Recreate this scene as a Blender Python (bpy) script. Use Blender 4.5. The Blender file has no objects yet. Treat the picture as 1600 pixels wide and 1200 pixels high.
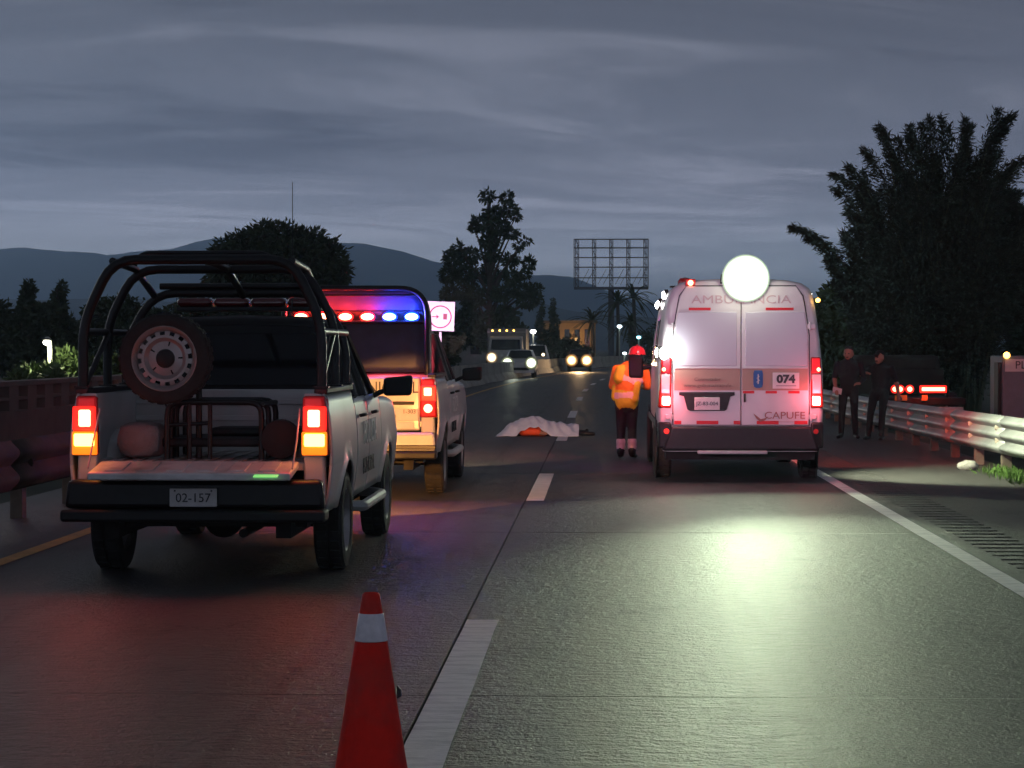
import bpy, bmesh, math, random
import numpy as np
from mathutils import Vector, Matrix, noise
R = math.radians
rnd = random.Random(7)
SC = bpy.context.scene
COL = SC.collection

# ------------------------------------------------------------------ camera
F = 3550.0                      # focal length in pixels of the 1600 px wide photograph
CAMZ = 1.55
cam_d = bpy.data.cameras.new('camera')
cam_d.sensor_width = 36.0
cam_d.lens = F / 1600.0 * 36.0
cam_d.clip_start = 0.1
cam_d.clip_end = 30000
cam = bpy.data.objects.new('camera', cam_d)
COL.objects.link(cam)
cam.location = (0, 0, CAMZ)
cam.rotation_euler = (R(90 - 0.904), 0, R(2.26))
SC.camera = cam

# ------------------------------------------------------------------ world: overcast dusk sky
W = bpy.data.worlds.new('World')
SC.world = W
W.use_nodes = True
nt = W.node_tree
nt.nodes.clear()
def N(t, **kw):
    n = nt.nodes.new(t)
    for k, v in kw.items(): setattr(n, k, v)
    return n
def L(a, b): nt.links.new(a, b)
def MATH(op, a, b=None, c=None):
    n = N('ShaderNodeMath', operation=op)
    for i, v in enumerate((a, b, c)):
        if v is None: continue
        if isinstance(v, (int, float)): n.inputs[i].default_value = v
        else: L(v, n.inputs[i])
    return n.outputs[0]
out = N('ShaderNodeOutputWorld')
bg = N('ShaderNodeBackground')
L(bg.outputs[0], out.inputs[0])
sky = N('ShaderNodeTexSky', sky_type='NISHITA')
sky.sun_disc = False
sky.sun_elevation = R(6.0)
sky.sun_rotation = R(-25)
sky.altitude = 1500
sky.dust_density = 2.0
skyk = N('ShaderNodeVectorMath', operation='SCALE')
skyk.inputs['Scale'].default_value = 0.10
L(sky.outputs[0], skyk.inputs[0])
tc = N('ShaderNodeTexCoord')
sp = N('ShaderNodeSeparateXYZ')
L(tc.outputs['Generated'], sp.inputs[0])
zc = MATH('MAXIMUM', sp.outputs[2], 0.0)
zd = MATH('ADD', zc, 0.06)
cx_ = MATH('DIVIDE', sp.outputs[0], zd)
cy_ = MATH('DIVIDE', sp.outputs[1], zd)
cb = N('ShaderNodeCombineXYZ')
L(MATH('ADD', MATH('MULTIPLY', cx_, 0.55), MATH('MULTIPLY', cy_, 0.10)), cb.inputs[0])
L(MATH('SUBTRACT', MATH('MULTIPLY', cy_, 1.0), MATH('MULTIPLY', cx_, 0.35)), cb.inputs[1])
n1 = N('ShaderNodeTexNoise')
n1.inputs['Scale'].default_value = 0.8
n1.inputs['Detail'].default_value = 9
n1.inputs['Roughness'].default_value = 0.62
n1.inputs['Distortion'].default_value = 1.2
L(cb.outputs[0], n1.inputs['Vector'])
n2 = N('ShaderNodeTexNoise')
n2.inputs['Scale'].default_value = 0.16
n2.inputs['Detail'].default_value = 3
L(cb.outputs[0], n2.inputs['Vector'])
cm = MATH('ADD', MATH('MULTIPLY', n1.outputs[0], 0.6), MATH('MULTIPLY', n2.outputs[0], 0.4))
ramp = N('ShaderNodeValToRGB')
ramp.color_ramp.interpolation = 'EASE'
e = ramp.color_ramp.elements
e[0].position = 0.38; e[0].color = (0.058, 0.064, 0.089, 1)
e[1].position = 0.62; e[1].color = (0.166, 0.176, 0.224, 1)
m_ = e.new(0.5); m_.color = (0.100, 0.109, 0.144, 1)
L(cm, ramp.inputs[0])
# cloud deck thins out towards the horizon, where the clear evening sky shows
hz = N('ShaderNodeMapRange')
hz.interpolation_type = 'SMOOTHSTEP'
hz.inputs['From Min'].default_value = 0.005
hz.inputs['From Max'].default_value = 0.075
hz.inputs['To Min'].default_value = 0.30
hz.inputs['To Max'].default_value = 1.0
L(zc, hz.inputs[0])
thin = MATH('MULTIPLY', hz.outputs[0], 1.0)
mix = N('ShaderNodeMix', data_type='RGBA')
L(thin, mix.inputs[0])
tint = N('ShaderNodeMix', data_type='RGBA')       # far veil of cloud over the clear sky
tint.inputs[0].default_value = 0.97
L(skyk.outputs[0], tint.inputs[6])
tint.inputs[7].default_value = (0.222, 0.270, 0.345, 1)
L(tint.outputs[2], mix.inputs[6])
L(ramp.outputs[0], mix.inputs[7])
L(mix.outputs[2], bg.inputs[0])
# last light lies low: the deck darkens steadily from the horizon upwards
fall = MATH('ADD', MATH('MULTIPLY', MATH('EXPONENT', MATH('MULTIPLY', MATH('MAXIMUM', MATH('SUBTRACT', zc, 0.03), 0.0), -1 / 0.06)), 0.86), 0.14)
L(MATH('MULTIPLY', fall, 4.8), bg.inputs[1])

# ------------------------------------------------------------------ sun (already down behind cloud)
sd = bpy.data.lights.new('sun', 'SUN')
sd.energy = 0.23
sd.angle = R(20)
sd.color = (1.0, 0.98, 0.95)
so = bpy.data.objects.new('sun', sd)
COL.objects.link(so)
so.rotation_euler = (R(-84), 0, R(25))

SC.view_settings.view_transform = 'Standard'
SC.view_settings.look = 'None'
SC.view_settings.exposure = 0.0
SC.view_settings.gamma = 1.0
SC.view_settings.use_curve_mapping = False
SC.cycles.use_denoising = True
SC.cycles.max_bounces = 4
SC.cycles.use_adaptive_sampling = True
SC.cycles.adaptive_threshold = 0.05
SC.cycles.adaptive_min_samples = 16
SC.cycles.diffuse_bounces = 2
SC.cycles.glossy_bounces = 2
SC.cycles.transmission_bounces = 4
SC.cycles.volume_bounces = 0
SC.cycles.sample_clamp_indirect = 2.0
SC.cycles.use_light_tree = True

# pixel of the photograph -> point at road distance Y
_cm = cam.rotation_euler.to_matrix()
def P(px, py, Y):
    d = _cm @ Vector(((px - 800) / F, (600 - py) / F, -1.0))
    t = Y / d.y
    return Vector((d.x * t, Y, CAMZ + d.z * t))

# ------------------------------------------------------------------ materials
MATS = {}
def mat(name, col, rough=0.6, metal=0.0, var=0.12, scale=8.0, bump=0.0, bscale=None, spec=0.5, coat=0.0, dirt=0.0, alpha=None, trans=0.0, stretch=None):
    if name in MATS: return MATS[name]
    m = bpy.data.materials.new(name); m.use_nodes = True
    t = m.node_tree; b = t.nodes['Principled BSDF']
    b.inputs['Roughness'].default_value = rough
    b.inputs['Metallic'].default_value = metal
    b.inputs['Specular IOR Level'].default_value = spec
    b.inputs['Coat Weight'].default_value = coat
    b.inputs['Coat Roughness'].default_value = 0.1
    b.inputs['Transmission Weight'].default_value = trans
    geo = t.nodes.new('ShaderNodeTexCoord')
    mp = t.nodes.new('ShaderNodeMapping')
    if stretch: mp.inputs['Scale'].default_value = stretch
    t.links.new(geo.outputs['Object'], mp.inputs[0])
    nz = t.nodes.new('ShaderNodeTexNoise')
    nz.inputs['Scale'].default_value = scale; nz.inputs['Detail'].default_value = 6; nz.inputs['Roughness'].default_value = 0.65
    t.links.new(mp.outputs[0], nz.inputs['Vector'])
    r = t.nodes.new('ShaderNodeValToRGB')
    c = Vector(col[:3])
    lo = c * (1 - var); hi = c * (1 + var)
    r.color_ramp.elements[0].position = 0.3; r.color_ramp.elements[0].color = (*lo, 1)
    r.color_ramp.elements[1].position = 0.7; r.color_ramp.elements[1].color = (min(hi.x, 1), min(hi.y, 1), min(hi.z, 1), 1)
    t.links.new(nz.outputs[0], r.inputs[0])
    last = r.outputs[0]
    if dirt > 0:
        n2 = t.nodes.new('ShaderNodeTexNoise'); n2.inputs['Scale'].default_value = scale * 0.35; n2.inputs['Detail'].default_value = 8
        t.links.new(mp.outputs[0], n2.inputs['Vector'])
        r2 = t.nodes.new('ShaderNodeValToRGB'); r2.color_ramp.elements[0].position = 0.45; r2.color_ramp.elements[1].position = 0.72
        r2.color_ramp.elements[0].color = (0, 0, 0, 1); r2.color_ramp.elements[1].color = (dirt, dirt, dirt, 1)
        t.links.new(n2.outputs[0], r2.inputs[0])
        mx = t.nodes.new('ShaderNodeMix'); mx.data_type = 'RGBA'
        t.links.new(r2.outputs[0], mx.inputs[0]); t.links.new(last, mx.inputs[6]); mx.inputs[7].default_value = (0.09, 0.075, 0.06, 1)
        last = mx.outputs[2]
    t.links.new(last, b.inputs['Base Color'])
    if bump > 0:
        nb = t.nodes.new('ShaderNodeTexNoise'); nb.inputs['Scale'].default_value = bscale or scale * 4; nb.inputs['Detail'].default_value = 5
        t.links.new(mp.outputs[0], nb.inputs['Vector'])
        bp = t.nodes.new('ShaderNodeBump'); bp.inputs['Strength'].default_value = bump; bp.inputs['Distance'].default_value = 0.02
        t.links.new(nb.outputs[0], bp.inputs['Height']); t.links.new(bp.outputs[0], b.inputs['Normal'])
    MATS[name] = m
    return m
def emit(name, col, strength):
    if name in MATS: return MATS[name]
    m = bpy.data.materials.new(name); m.use_nodes = True
    t = m.node_tree; b = t.nodes['Principled BSDF']
    b.inputs['Base Color'].default_value = (*[min(c, 0.8) for c in col], 1)
    b.inputs['Emission Color'].default_value = (*col, 1)
    b.inputs['Emission Strength'].default_value = strength
    MATS[name] = m
    return m

# ------------------------------------------------------------------ mesh building helpers
class MB:
    def __init__(s): s.v = []; s.f = []; s.mi = []
    def add(s, vs, fs, mi=0):
        o = len(s.v); s.v += [tuple(v) for v in vs]
        for f in fs: s.f.append([o + i for i in f]); s.mi.append(mi)
        return s
    def box(s, x0, x1, y0, y1, z0, z1, mi=0):
        vs = [(x0,y0,z0),(x1,y0,z0),(x1,y1,z0),(x0,y1,z0),(x0,y0,z1),(x1,y0,z1),(x1,y1,z1),(x0,y1,z1)]
        return s.add(vs, [(0,3,2,1),(4,5,6,7),(0,1,5,4),(1,2,6,5),(2,3,7,6),(3,0,4,7)], mi)
    def hexa(s, bot, top, mi=0):     # two quads
        return s.add(list(bot) + list(top), [(3,2,1,0),(4,5,6,7),(0,1,5,4),(1,2,6,5),(2,3,7,6),(3,0,4,7)], mi)
    def cyl(s, a, b, r0, r1=None, n=16, mi=0, cap=True):
        a = Vector(a); b = Vector(b); r1 = r0 if r1 is None else r1
        d = (b - a).normalized(); u = d.orthogonal().normalized(); w = d.cross(u)
        vs = []
        for c, r in ((a, r0), (b, r1)):
            for i in range(n):
                t = 2 * math.pi * i / n
                vs.append(c + (u * math.cos(t) + w * math.sin(t)) * r)
        fs = [(i, (i+1) % n, n + (i+1) % n, n + i) for i in range(n)]
        if cap: fs += [tuple(range(n))[::-1], tuple(range(n, 2*n))]
        return s.add(vs, fs, mi)
    def tube(s, pts, r, n=8, mi=0, bend=0.0, closed=False):
        pts = [Vector(p) for p in pts]
        if bend > 0 and len(pts) > 2:
            q = [pts[0]]
            for i in range(1, len(pts) - 1):
                a, b, c = pts[i-1], pts[i], pts[i+1]
                ra = min(bend, (a-b).length * .45); rc = min(bend, (c-b).length * .45)
                p0 = b + (a-b).normalized() * ra; p1 = b + (c-b).normalized() * rc
                for k in range(5):
                    t = k / 4; q.append(p0 * (1-t)**2 + b * 2*t*(1-t) + p1 * t*t)
            q.append(pts[-1]); pts = q
        rs = r if isinstance(r, (list, tuple)) else [r] * len(pts)
        if len(rs) != len(pts):
            rs = [rs[0] + (rs[-1]-rs[0]) * i / (len(pts)-1) for i in range(len(pts))]
        vs = []; u = None
        for i, p in enumerate(pts):
            d = (pts[min(i+1, len(pts)-1)] - pts[max(i-1, 0)]).normalized()
            if u is None: u = d.orthogonal().normalized()
            else:
                u = (u - d * u.dot(d))
                u = u.normalized() if u.length > 1e-6 else d.orthogonal().normalized()
            w = d.cross(u)
            for k in range(n):
                t = 2*math.pi*k/n; vs.append(p + (u*math.cos(t) + w*math.sin(t)) * rs[i])
        fs = []
        for i in range(len(pts)-1):
            for k in range(n):
                fs.append((i*n+k, i*n+(k+1)%n, (i+1)*n+(k+1)%n, (i+1)*n+k))
        fs += [tuple(range(n))[::-1], tuple(range((len(pts)-1)*n, len(pts)*n))]
        return s.add(vs, fs, mi)
    def lathe(s, prof, c=(0,0,0), axis='x', n=32, mi=0, closed=False):   # prof: (r, along)
        c = Vector(c); vs = []
        for (r, h) in prof:
            for k in range(n):
                t = 2*math.pi*k/n; a, b = r*math.cos(t), r*math.sin(t)
                vs.append(c + Vector({'x': (h, a, b), 'y': (a, h, b), 'z': (a, b, h)}[axis]))
        fs = []; m = len(prof)
        for i in range(m if closed else m-1):
            j = (i+1) % m
            for k in range(n): fs.append((i*n+k, i*n+(k+1)%n, j*n+(k+1)%n, j*n+k))
        if not closed:
            if prof[0][0] > 1e-5: fs.append(tuple(range(n))[::-1])
            if prof[-1][0] > 1e-5: fs.append(tuple(range((m-1)*n, m*n)))
        return s.add(vs, fs, mi)
    def grid(s, rows, mi=0, mif=None):       # rows of equal length of points
        w = len(rows[0]); vs = [p for r in rows for p in r]; o = len(s.v)
        s.v += [tuple(v) for v in vs]
        for i in range(len(rows)-1):
            for j in range(w-1):
                s.f.append([o+i*w+j, o+i*w+j+1, o+(i+1)*w+j+1, o+(i+1)*w+j]); s.mi.append(mif(i, j) if mif else mi)
        return s
    def ell(s, c, rx, ry, rz, n=12, m=8, mi=0):
        vs = []; fs = []; c = Vector(c)
        for i in range(m+1):
            p = math.pi*i/m
            for k in range(n):
                t = 2*math.pi*k/n
                vs.append(c + Vector((rx*math.sin(p)*math.cos(t), ry*math.sin(p)*math.sin(t), rz*math.cos(p))))
        for i in range(m):
            for k in range(n): fs.append((i*n+k, (i+1)*n+k, (i+1)*n+(k+1)%n, i*n+(k+1)%n))
        return s.add(vs, fs, mi)
    def prism(s, poly, axis, h0, h1, mi=0):  # extrude polygon (a,b) along an axis
        def pt(a, b, h): return {'x': (h,a,b), 'y': (a,h,b), 'z': (a,b,h)}[axis]
        n = len(poly); vs = [pt(a,b,h0) for a,b in poly] + [pt(a,b,h1) for a,b in poly]
        fs = [(i,(i+1)%n,n+(i+1)%n,n+i) for i in range(n)] + [tuple(range(n))[::-1], tuple(range(n,2*n))]
        return s.add(vs, fs, mi)
    def mesh(s, name, mats, smooth=35, clean=True):
        me = bpy.data.meshes.new(name); me.from_pydata(s.v, [], s.f)
        for m in (mats if isinstance(mats, (list, tuple)) else [mats]): me.materials.append(m)
        if len(me.polygons): me.polygons.foreach_set('material_index', s.mi)
        if clean:
            bm = bmesh.new(); bm.from_mesh(me)
            bmesh.ops.remove_doubles(bm, verts=bm.verts, dist=1e-5)
            bmesh.ops.recalc_face_normals(bm, faces=bm.faces)
            bm.to_mesh(me); bm.free()
        if smooth and len(me.polygons):
            me.polygons.foreach_set('use_smooth', [True]*len(me.polygons))
            me.set_sharp_from_angle(angle=R(smooth))
        me.update()
        return me
    def build(s, name, mats, parent=None, smooth=35, bevel=0.0, solid=0.0, clean=True, loc=None):
        o = bpy.data.objects.new(name, s.mesh(name, mats, smooth, clean))
        COL.objects.link(o)
        if parent is not None: o.parent = parent
        if loc is not None: o.location = loc
        if solid:
            md = o.modifiers.new('solid', 'SOLIDIFY'); md.thickness = abs(solid); md.offset = -1 if solid > 0 else 1
        if bevel:
            md = o.modifiers.new('bevel', 'BEVEL'); md.width = bevel; md.segments = 2; md.limit_method = 'ANGLE'; md.angle_limit = R(40)
        return o
def tag(o, label=None, cat=None, group=None, kind=None):
    if label: o['label'] = label
    if cat: o['category'] = cat
    if group: o['group'] = group
    if kind: o['kind'] = kind
    return o
def empty(name, loc=(0,0,0), rz=0, parent=None):
    o = bpy.data.objects.new(name, None); COL.objects.link(o)
    o.location = loc; o.rotation_euler = (0, 0, rz); o.empty_display_size = 0.2
    if parent is not None: o.parent = parent
    return o
def inst(src, parent, loc=None, rot=None, scale=None):
    c = src.copy(); COL.objects.link(c); c.parent = parent
    if loc is not None: c.location = loc
    if rot is not None: c.rotation_euler = rot
    if scale is not None: c.scale = scale
    return c
def text(name, s, size, loc, face, material, parent, depth=0.003, sx=1.0, align='CENTER', bold=0.0):
    cu = bpy.data.curves.new(name, 'FONT'); cu.body = s; cu.size = size; cu.extrude = depth/2; cu.align_x = align; cu.align_y = 'CENTER'; cu.offset = bold
    cu.resolution_u = 3
    t = bpy.data.objects.new(name + '_tmp', cu); COL.objects.link(t)
    me = bpy.data.meshes.new_from_object(t)
    bpy.data.objects.remove(t)
    me.materials.clear(); me.materials.append(material)
    o = bpy.data.objects.new(name, me); COL.objects.link(o); o.parent = parent
    o.location = loc; o.scale = (sx, 1, 1)
    o.rotation_euler = {'-y': (R(90), 0, 0), '+x': (R(90), 0, R(90)), '-x': (R(90), 0, R(-90))}[face]
    return o
def lamp(name, kind, loc, energy, color, parent=None, aim=None, size=0.05, angle=60, blend=0.5):
    d = bpy.data.lights.new(name, kind); d.energy = energy; d.color = color
    if kind == 'SPOT': d.spot_size = R(angle); d.spot_blend = blend
    if kind in ('POINT', 'SPOT'): d.shadow_soft_size = size
    if kind == 'AREA': d.size = size
    o = bpy.data.objects.new(name, d); COL.objects.link(o)
    o.location = loc
    if aim is not None:
        o.rotation_euler = (Vector(aim) - Vector(loc)).to_track_quat('-Z', 'Y').to_euler()
    if parent is not None: o.parent = parent
    return o

def emit_glare(name, col, edge, s0, p=2.2, s1=0.25):
    """lamp lens with glare painted in: hot in the middle, dimmer and tinted towards its rim (unit disc, object space)"""
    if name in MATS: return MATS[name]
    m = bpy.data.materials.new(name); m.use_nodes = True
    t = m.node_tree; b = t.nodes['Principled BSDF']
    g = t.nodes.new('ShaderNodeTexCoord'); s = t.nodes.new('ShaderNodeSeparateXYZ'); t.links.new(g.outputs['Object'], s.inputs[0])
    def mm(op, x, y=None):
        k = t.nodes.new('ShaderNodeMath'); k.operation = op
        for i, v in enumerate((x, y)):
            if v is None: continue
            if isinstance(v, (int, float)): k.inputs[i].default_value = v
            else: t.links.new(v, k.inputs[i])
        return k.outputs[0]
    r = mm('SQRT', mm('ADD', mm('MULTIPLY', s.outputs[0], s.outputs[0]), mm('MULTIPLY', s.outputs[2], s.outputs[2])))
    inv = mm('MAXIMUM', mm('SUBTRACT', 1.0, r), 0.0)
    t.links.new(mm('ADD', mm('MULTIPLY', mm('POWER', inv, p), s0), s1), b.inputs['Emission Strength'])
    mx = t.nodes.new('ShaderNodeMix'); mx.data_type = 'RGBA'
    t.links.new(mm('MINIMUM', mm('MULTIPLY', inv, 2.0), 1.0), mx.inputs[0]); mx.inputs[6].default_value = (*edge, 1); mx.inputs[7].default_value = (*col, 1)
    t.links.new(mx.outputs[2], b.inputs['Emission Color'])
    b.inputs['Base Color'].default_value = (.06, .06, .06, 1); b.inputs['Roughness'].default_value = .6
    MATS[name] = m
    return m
def lens_disc(name, parent, c, r, material, depth=.35):
    s = MB(); s.lathe([(0, -depth), (.35, -depth*.93), (.65, -depth*.72), (.88, -depth*.36), (1.0, 0), (1.0, .1), (.9, .16), (0, .16)], axis='y', n=32)
    o = s.build(name, material, parent, smooth=60); o.location = c; o.scale = (r, r, r); return o
# shared materials
M_white = mat('white_paint', (0.55, 0.54, 0.53), 0.38, 0, 0.05, 3, coat=0.5, dirt=0.35)
M_grey = mat('grey_paint', (0.42, 0.44, 0.45), 0.42, 0.1, 0.06, 3, coat=0.4, dirt=0.25)
M_black = mat('black_paint', (0.008, 0.008, 0.009), 0.38, 0, 0.2, 10, spec=.35)
M_plastic = mat('black_plastic', (0.011, 0.011, 0.012), 0.6, 0, 0.25, 12, bump=0.05)
M_rubber = mat('tyre_rubber', (0.022, 0.021, 0.020), 0.85, 0, 0.25, 15, bump=0.2)
M_dusty = mat('dusty_rubber', (0.11, 0.085, 0.06), 0.9, 0, 0.3, 9, bump=0.2)
M_steel = mat('galvanised_steel', (0.46, 0.47, 0.45), 0.5, 0.35, 0.10, 5, dirt=0.2)
M_rim = mat('silver_rim', (0.36, 0.34, 0.33), 0.4, 0.5, 0.08, 8, dirt=0.3)
M_chrome = mat('chrome', (0.7, 0.7, 0.7), 0.12, 1.0, 0.03)
M_glass = mat('dark_glass', (0.006, 0.006, 0.008), 0.07, 0, 0.05, spec=0.35)
M_redlens = mat('red_lens', (0.45, 0.012, 0.01), 0.15, 0, 0.1, coat=0.6)
M_amberlens = mat('amber_lens', (0.6, 0.16, 0.01), 0.15, 0, 0.1, coat=0.6)
M_clearlens = mat('clear_lens', (0.6, 0.5, 0.5), 0.12, 0, 0.1, coat=0.6)
M_plate = mat('plate_white', (0.62, 0.6, 0.58), 0.5, 0, 0.06, 20)
M_ink = mat('dark_ink', (0.03, 0.03, 0.035), 0.6, 0, 0.1)
M_redtape = mat('red_tape', (0.62, 0.02, 0.03), 0.35, 0, 0.08)
M_under = mat('underbody', (0.015, 0.014, 0.013), 0.9, 0, 0.3)
E_tailred = emit('tail_red_glow', (1.0, 0.24, 0.12), 9)
E_tailredrim = emit('tail_red_rim', (1.0, 0.02, 0.012), 1.6)
E_amber = emit('amber_glow', (1.0, 0.50, 0.09), 8)
E_amberrim = emit('amber_rim', (1.0, 0.20, 0.01), 1.3)
E_white = emit('white_glow', (1.0, 0.98, 0.9), 25)
E_cool = emit('cool_white_glow', (0.75, 0.95, 1.0), 9)
E_warm = emit('warm_glow', (1.0, 0.62, 0.25), 14)
E_redbe = emit('red_beacon_core', (1.0, 0.33, 0.14), 14)
E_redbr = emit('red_beacon_rim', (1.0, 0.015, 0.02), 2.2)
E_bluebe = emit('blue_beacon_core', (0.25, 0.72, 1.0), 14)
E_bluebr = emit('blue_beacon_rim', (0.01, 0.04, 1.0), 2.6)
# ================================================================== THE SETTING
def cx(Y):                                   # the carriageway bends gently to the right far ahead
    if Y < 70: return 0.0
    if Y < 300: return ((Y - 70) / 50.0) ** 2
    return 21.16 + (Y - 300) * 0.184

def road_material(name, base, tine=True, tracks=True):
    m = bpy.data.materials.new(name); m.use_nodes = True
    t = m.node_tree; b = t.nodes['Principled BSDF']
    def n(ty, **k):
        x = t.nodes.new(ty)
        for a, v in k.items(): setattr(x, a, v)
        return x
    def mth(op, a, c=None, d=None):
        x = n('ShaderNodeMath', operation=op)
        for i, v in enumerate((a, c, d)):
            if v is None: continue
            if isinstance(v, (int, float)): x.inputs[i].default_value = v
            else: t.links.new(v, x.inputs[i])
        return x.outputs[0]
    g = n('ShaderNodeNewGeometry')
    def nz(sx, sy, scale, det=6, ro=0.6):
        mp = n('ShaderNodeMapping'); mp.inputs['Scale'].default_value = (sx, sy, 1)
        t.links.new(g.outputs['Position'], mp.inputs[0])
        q = n('ShaderNodeTexNoise'); q.inputs['Scale'].default_value = scale; q.inputs['Detail'].default_value = det; q.inputs['Roughness'].default_value = ro
        t.links.new(mp.outputs[0], q.inputs['Vector']); return q.outputs[0]
    blot = nz(1, 0.35, 0.7); fine = nz(1, 1, 60, 3); streak = nz(0.55, 1, 13, 5, 0.62); strk2 = nz(0.7, 1, 24, 3, 0.6); longs = nz(1.6, 0.04, 1.4, 4)
    v = mth('ADD', mth('MULTIPLY', blot, 0.55), mth('ADD', mth('MULTIPLY', streak, 0.35), mth('ADD', mth('MULTIPLY', fine, 0.3), mth('MULTIPLY', longs, 0.6))))
    r = n('ShaderNodeValToRGB')
    c = Vector(base)
    r.color_ramp.elements[0].position = 0.55; r.color_ramp.elements[0].color = (*(c * 0.62), 1)
    r.color_ramp.elements[1].position = 1.25 if False else 1.0; r.color_ramp.elements[1].color = (*(c * 1.42), 1)
    t.links.new(v, r.inputs[0])
    last = r.outputs[0]
    if tracks:
        s = n('ShaderNodeSeparateXYZ'); t.links.new(g.outputs['Position'], s.inputs[0])
        def band(x0, w):          # rubber laid down along a wheel path
            return mth('MAXIMUM', mth('SUBTRACT', 1.0, mth('DIVIDE', mth('ABSOLUTE', mth('SUBTRACT', s.outputs[0], x0)), w)), 0.0)
        wob = mth('MULTIPLY', mth('SUBTRACT', longs, 0.5), 0.0)
        bs = mth('ADD', mth('MULTIPLY', band(-1.47, 0.07), 0.62), mth('MULTIPLY', band(-3.3, 0.45), 0.25))
        bs = mth('ADD', bs, mth('ADD', mth('MULTIPLY', band(-1.65, 0.45), 0.22), mth('ADD', mth('MULTIPLY', band(0.2, 0.5), 0.2), mth('MULTIPLY', band(2.0, 0.5), 0.16))))
        bs = mth('MULTIPLY', bs, mth('ADD', mth('MULTIPLY', blot, 1.1), 0.35))
        mx = n('ShaderNodeMix', data_type='RGBA')
        t.links.new(mth('MINIMUM', bs, 0.8), mx.inputs[0]); t.links.new(last, mx.inputs[6]); mx.inputs[7].default_value = (0.03, 0.028, 0.026, 1)
        last = mx.outputs[2]
    # oil stains, scuffs and hairline cracks
    def ramp(v_, a_, c_, k):
        q = n('ShaderNodeMapRange'); q.inputs['From Min'].default_value = a_; q.inputs['From Max'].default_value = c_; q.inputs['To Max'].default_value = k
        t.links.new(v_, q.inputs[0]); return q.outputs[0]
    def over(last, fac, col):
        mx = n('ShaderNodeMix', data_type='RGBA'); t.links.new(fac, mx.inputs[0]); t.links.new(last, mx.inputs[6]); mx.inputs[7].default_value = (*col, 1); return mx.outputs[2]
    last = over(last, ramp(nz(1, 0.45, 1.3, 5, 0.6), 0.58, 0.70, 0.62), (0.022, 0.020, 0.019))
    last = over(last, ramp(nz(0.35, 2.2, 2.2, 4, 0.6), 0.70, 0.78, 0.5), (0.22, 0.21, 0.19))
    mp = n('ShaderNodeMapping'); mp.inputs['Scale'].default_value = (1, 0.6, 1); t.links.new(g.outputs['Position'], mp.inputs[0])
    wn = n('ShaderNodeTexNoise'); wn.inputs['Scale'].default_value = 2.5; wn.inputs['Detail'].default_value = 4; t.links.new(mp.outputs[0], wn.inputs['Vector'])
    va = n('ShaderNodeVectorMath', operation='ADD'); t.links.new(mp.outputs[0], va.inputs[0]); t.links.new(wn.outputs[1], va.inputs[1])
    vo = n('ShaderNodeTexVoronoi', feature='DISTANCE_TO_EDGE'); vo.inputs['Scale'].default_value = 0.33; t.links.new(va.outputs[0], vo.inputs['Vector'])
    crack = mth('MULTIPLY', ramp(vo.outputs['Distance'], 0.006, 0.0, 0.75), ramp(blot, 0.48, 0.56, 1.0))
    last = over(last, crack, (0.012, 0.011, 0.010))
    t.links.new(last, b.inputs['Base Color'])
    rr = mth('ADD', mth('MULTIPLY', streak, 0.25), 0.40)
    t.links.new(rr, b.inputs['Roughness'])
    b.inputs['Specular IOR Level'].default_value = 0.32
    h = mth('ADD', mth('MULTIPLY', streak, 1.0), mth('ADD', mth('MULTIPLY', strk2, 0.8), mth('MULTIPLY', fine, 0.5)))
    bp = n('ShaderNodeBump'); bp.inputs['Strength'].default_value = 1.0; bp.inputs['Distance'].default_value = 0.030
    t.links.new(h, bp.inputs['Height']); t.links.new(bp.outputs[0], b.inputs['Normal'])
    return m
M_conc = road_material('concrete_pavement', (0.064, 0.060, 0.057))
M_asph = road_material('asphalt_shoulder', (0.062, 0.058, 0.054), tracks=False)
M_joint = mat('joint_sealant', (0.02, 0.019, 0.018), 0.8)
M_mark = mat('white_road_paint', (0.84, 0.80, 0.77), 0.6, 0, 0.10, 24, bump=0.35, bscale=40, dirt=0.35, stretch=(.5, 1.6, 1))
M_yellow = mat('yellow_road_paint', (0.62, 0.33, 0.06), 0.6, 0, 0.18, 4, bump=0.3, bscale=40, dirt=0.5)
M_ground = mat('dark_grass_soil', (0.035, 0.042, 0.022), 0.95, 0, 0.5, 0.6, bump=0.4, bscale=6)

XL, XJ, XR = -4.52, -0.775, 2.80
# ground sheet to the horizon
g = MB(); g.box(-9000, 9000, -200, 16000, -0.6, -0.16)
tag(g.build('ground', M_ground, smooth=0), kind='structure')
# road base under the slabs, and the two lanes of concrete slabs
road = tag(empty('road'), kind='structure')
b = MB(); b.box(XL, XR, -6, 60.2, -0.15, -0.014)
b.build('road_base', M_joint, road, smooth=0)
for k, (x0, x1) in enumerate(((XL, XJ - 0.006), (XJ + 0.006, XR))):
    s = MB(); s.box(x0, x1, 0.002, 4.498, -0.012, 0.0)
    me = s.mesh('slab', M_conc, 0)
    y = -3.4 + k * 0.0
    while y < 58:
        o = bpy.data.objects.new('slab', me); COL.objects.link(o); o.parent = road
        o.location = (0, y, 0.0008 * ((int(y * 7) % 3) - 1))
        y += 4.5
YF = y
def strip(name, x0, x1, ya, yb, z, material, parent=None, step=6, thick=0.0):
    n = max(2, int((yb - ya) / step) + 1)
    s = MB(); rows = []
    for i in range(n):
        Y = ya + (yb - ya) * i / (n - 1); c = cx(Y)
        rows.append([(x0 + c, Y, z), (x1 + c, Y, z)])
    s.grid(rows)
    return s.build(name, material, parent, smooth=0)
strip('far_pavement', XL, XR, YF, 420, 0.0, M_conc, road)
ls = tag(empty('left_shoulder'), kind='structure')
strip('asphalt', -6.0, XL - 0.004, -6, 420, -0.006, M_asph, ls)
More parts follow.
